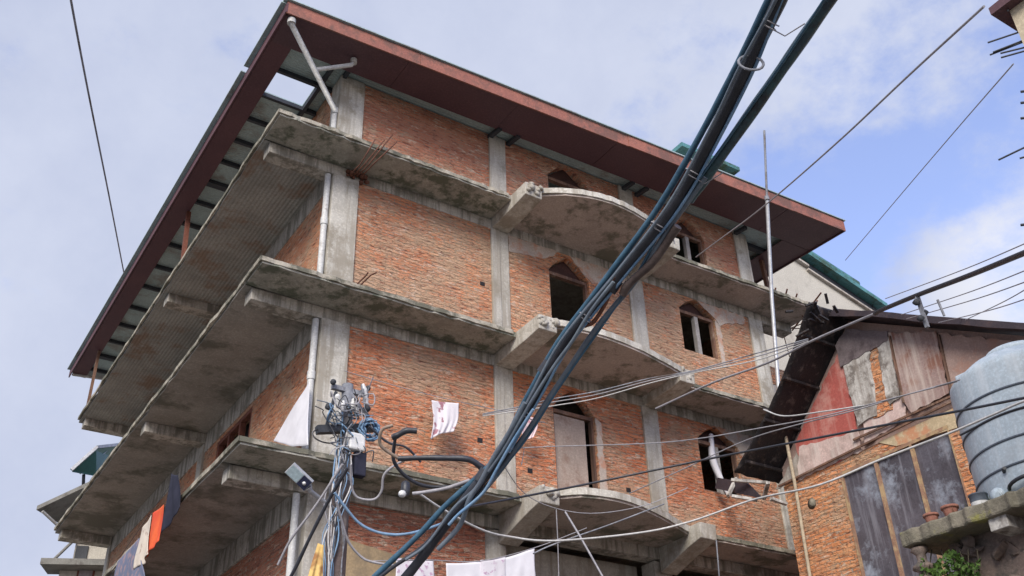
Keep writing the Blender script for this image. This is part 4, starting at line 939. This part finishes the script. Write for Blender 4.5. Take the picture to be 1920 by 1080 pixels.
# insulator bracket on the thick sky wire
c = at(1720, 556, 9.5)
IB = thing('wire_bracket', c, 'small dark bracket with insulators on the thick wire above the black roof', 'bracket')
MB().bar(c, c-Vector((-.02, 0, .30)), .03, .03).build('stem', 'pole', IB)
for k in range(3):
    p = c-Vector((0, 0, .07+.08*k)); MB().lathe([(.015, -.025), (.035, 0), (.015, .025)], p+Vector((-.04*(-1)**k, 0, 0)), 8).build('insulator', 'bar', IB)
MB().tube([c+Vector((.12, -.1, -.05)), c+Vector((.15, -.1, -.2))], .012, 6).build('hook', 'pole', IB)

# ================================================================== laundry
def sheet_cloth(name, quad, mat, label, cat='cloth', group='laundry hung out to dry', amp=.03, folds=4, nu=26, nv=22, hem=.02):
    a, b, c_, d_ = [Vector(q) for q in quad]; mb = MB(); n = ((b-a).cross(d_-a)).normalized()
    W_, H_ = (b-a).length, (d_-a).length
    wv = [(random.gauss(0, 1)*5/max(W_, .2), random.gauss(0, .6)*3/max(H_, .2), random.uniform(0, 6.28), random.uniform(.4, 1)) for k in range(7)]
    ph = random.uniform(0, 6); vs = []
    for j in range(nv+1):
        v = j/nv
        for i in range(nu+1):
            u = i/nu; uu = u+.035*math.sin(v*7+ph)*(1-abs(2*u-1))
            p = (a.lerp(b, uu)).lerp(d_.lerp(c_, uu), v)
            f = sum(w4*math.sin(w1*u*W_+w2*v*H_+w3) for w1, w2, w3, w4 in wv)/3
            p = p + n*(amp*(.25+.9*v)*f + amp*.35*math.sin(u*folds*6.28+ph+v*2)*v)
            p = p + (a-b).normalized()*W_*.05*math.sin(v*5+ph)*(.3+v) - Vector((0, 0, hem*math.sin(u*5+ph)*v + .02*math.sin(math.pi*u)*(1-v)*W_))
            vs.append(p)
    th = n*.004; N = len(vs)
    fs = [(j*(nu+1)+i, j*(nu+1)+i+1, (j+1)*(nu+1)+i+1, (j+1)*(nu+1)+i) for j in range(nv) for i in range(nu)]
    top = vs + [v+th for v in vs]; per = [i for i in range(nu+1)] + [j*(nu+1)+nu for j in range(1, nv+1)] + [nv*(nu+1)+i for i in range(nu-1, -1, -1)] + [j*(nu+1) for j in range(nv-1, 0, -1)]
    mb.add(top, fs + [[q+N for q in f[::-1]] for f in fs] + [(per[i], per[(i+1) % len(per)], per[(i+1) % len(per)]+N, per[i]+N) for i in range(len(per))], True)
    return tag(mb.build(name, mat), label, cat, group)
YL = -.35
sheet_cloth('shirt', [on(810, 750, 'y', YL), on(861, 756, 'y', YL), on(853, 808, 'y', YL), on(811, 823, 'y', YL)], 'cloth_print', 'white cloth with maroon print hanging on the brick wall', 'cloth')
sheet_cloth('shirt', [on(968, 776, 'y', YL), on(1010, 784, 'y', YL), on(1003, 818, 'y', YL), on(982, 832, 'y', YL)], 'cloth_pink', 'small pinkish cloth half hidden behind the cable bundle', 'cloth')
thin_line = MB().tube(sag((.3, YL, 1.95), (3.75, YL, 1.98), .06), .006, 5).build('clothes_line', 'wire_grey'); tag(thin_line, 'thin clothes line along the brick wall carrying the printed cloth', 'clothes line')
sheet_cloth('bed_sheet', [on(549, 764, 'x', -.22), on(580, 716, 'x', -.16), on(577, 838, 'x', -.16), on(512, 832, 'x', -.22)], 'cloth_white', 'white sheet hanging on the left brick wall beside the corner pipe', 'sheet', folds=3, amp=.02)
YF = -1.9
z_l = on(900, 1047, 'y', YF).z
for q, m, lb, cat in (([(742, 1046), (812, 1050), (815, 1160), (735, 1160)], 'cloth_print2', 'white cloth with faint pattern at the left end of the low clothes line', 'cloth'),
                      ([(836, 1056), (903, 1052), (905, 1160), (832, 1160)], 'cloth_white', 'plain white cloth in the middle of the low clothes line', 'cloth'),
                      ([(901, 1050), (948, 1044), (952, 1160), (900, 1160)], 'cloth_print2', 'lilac speckled cloth next to the plain white one', 'cloth'),
                      ([(946, 1046), (1003, 1026), (1006, 1160), (944, 1160)], 'cloth_white', 'white towel pegged high at the right end of the low clothes line', 'towel')):
    sheet_cloth('laundry_cloth', [on(*p, 'y', YF) for p in q], m, lb, cat, amp=.02, folds=3)
tag(MB().tube(smooth([on(700, 1052, 'y', YF), on(800, 1050, 'y', YF), on(900, 1052, 'y', YF), on(1003, 1027, 'y', YF), on(1100, 990, 'y', YF)], 5), .007, 5).build('clothes_line', 'wire_grey'), 'low clothes line with white laundry at the foot of the picture', 'clothes line')
XL = -1.42
for q, m, lb, cat in (([(321, 888), (334, 891), (340, 950), (306, 1000)], 'cloth_dark', 'dark navy clothes hanging highest on the left walkway edge', 'clothes'),
                      ([(286, 962), (306, 946), (298, 1012), (274, 1046)], 'cloth_red', 'bright red shirt hanging on the left walkway edge', 'shirt'),
                      ([(266, 990), (284, 966), (280, 1040), (252, 1070)], 'cloth_cream', 'cream cloth hanging next to the red shirt', 'cloth'),
                      ([(222, 1052), (262, 1008), (264, 1090), (204, 1120)], 'cloth_blue', 'grey blue patterned clothes lowest on the left walkway edge', 'clothes')):
    sheet_cloth('laundry_cloth', [on(*p, 'x', XL) for p in q], m, lb, cat, amp=.05, folds=2)
tag(MB().tube([on(335, 886, 'x', XL), on(200, 1080, 'x', XL)], .004, 5).build('clothes_line', 'bar'), 'clothes line along the left walkway edge with the red shirt', 'clothes line')
q = [pp(597, 1018, -.3), pp(607, 1022, -.3), pp(606, 1140, -.3), pp(560, 1140, -.3)]
sheet_cloth('yellow_cloth', q, 'cloth_yellow', 'yellow brown cloth hanging beside the foot of the utility pole', 'cloth', amp=.05, folds=2)
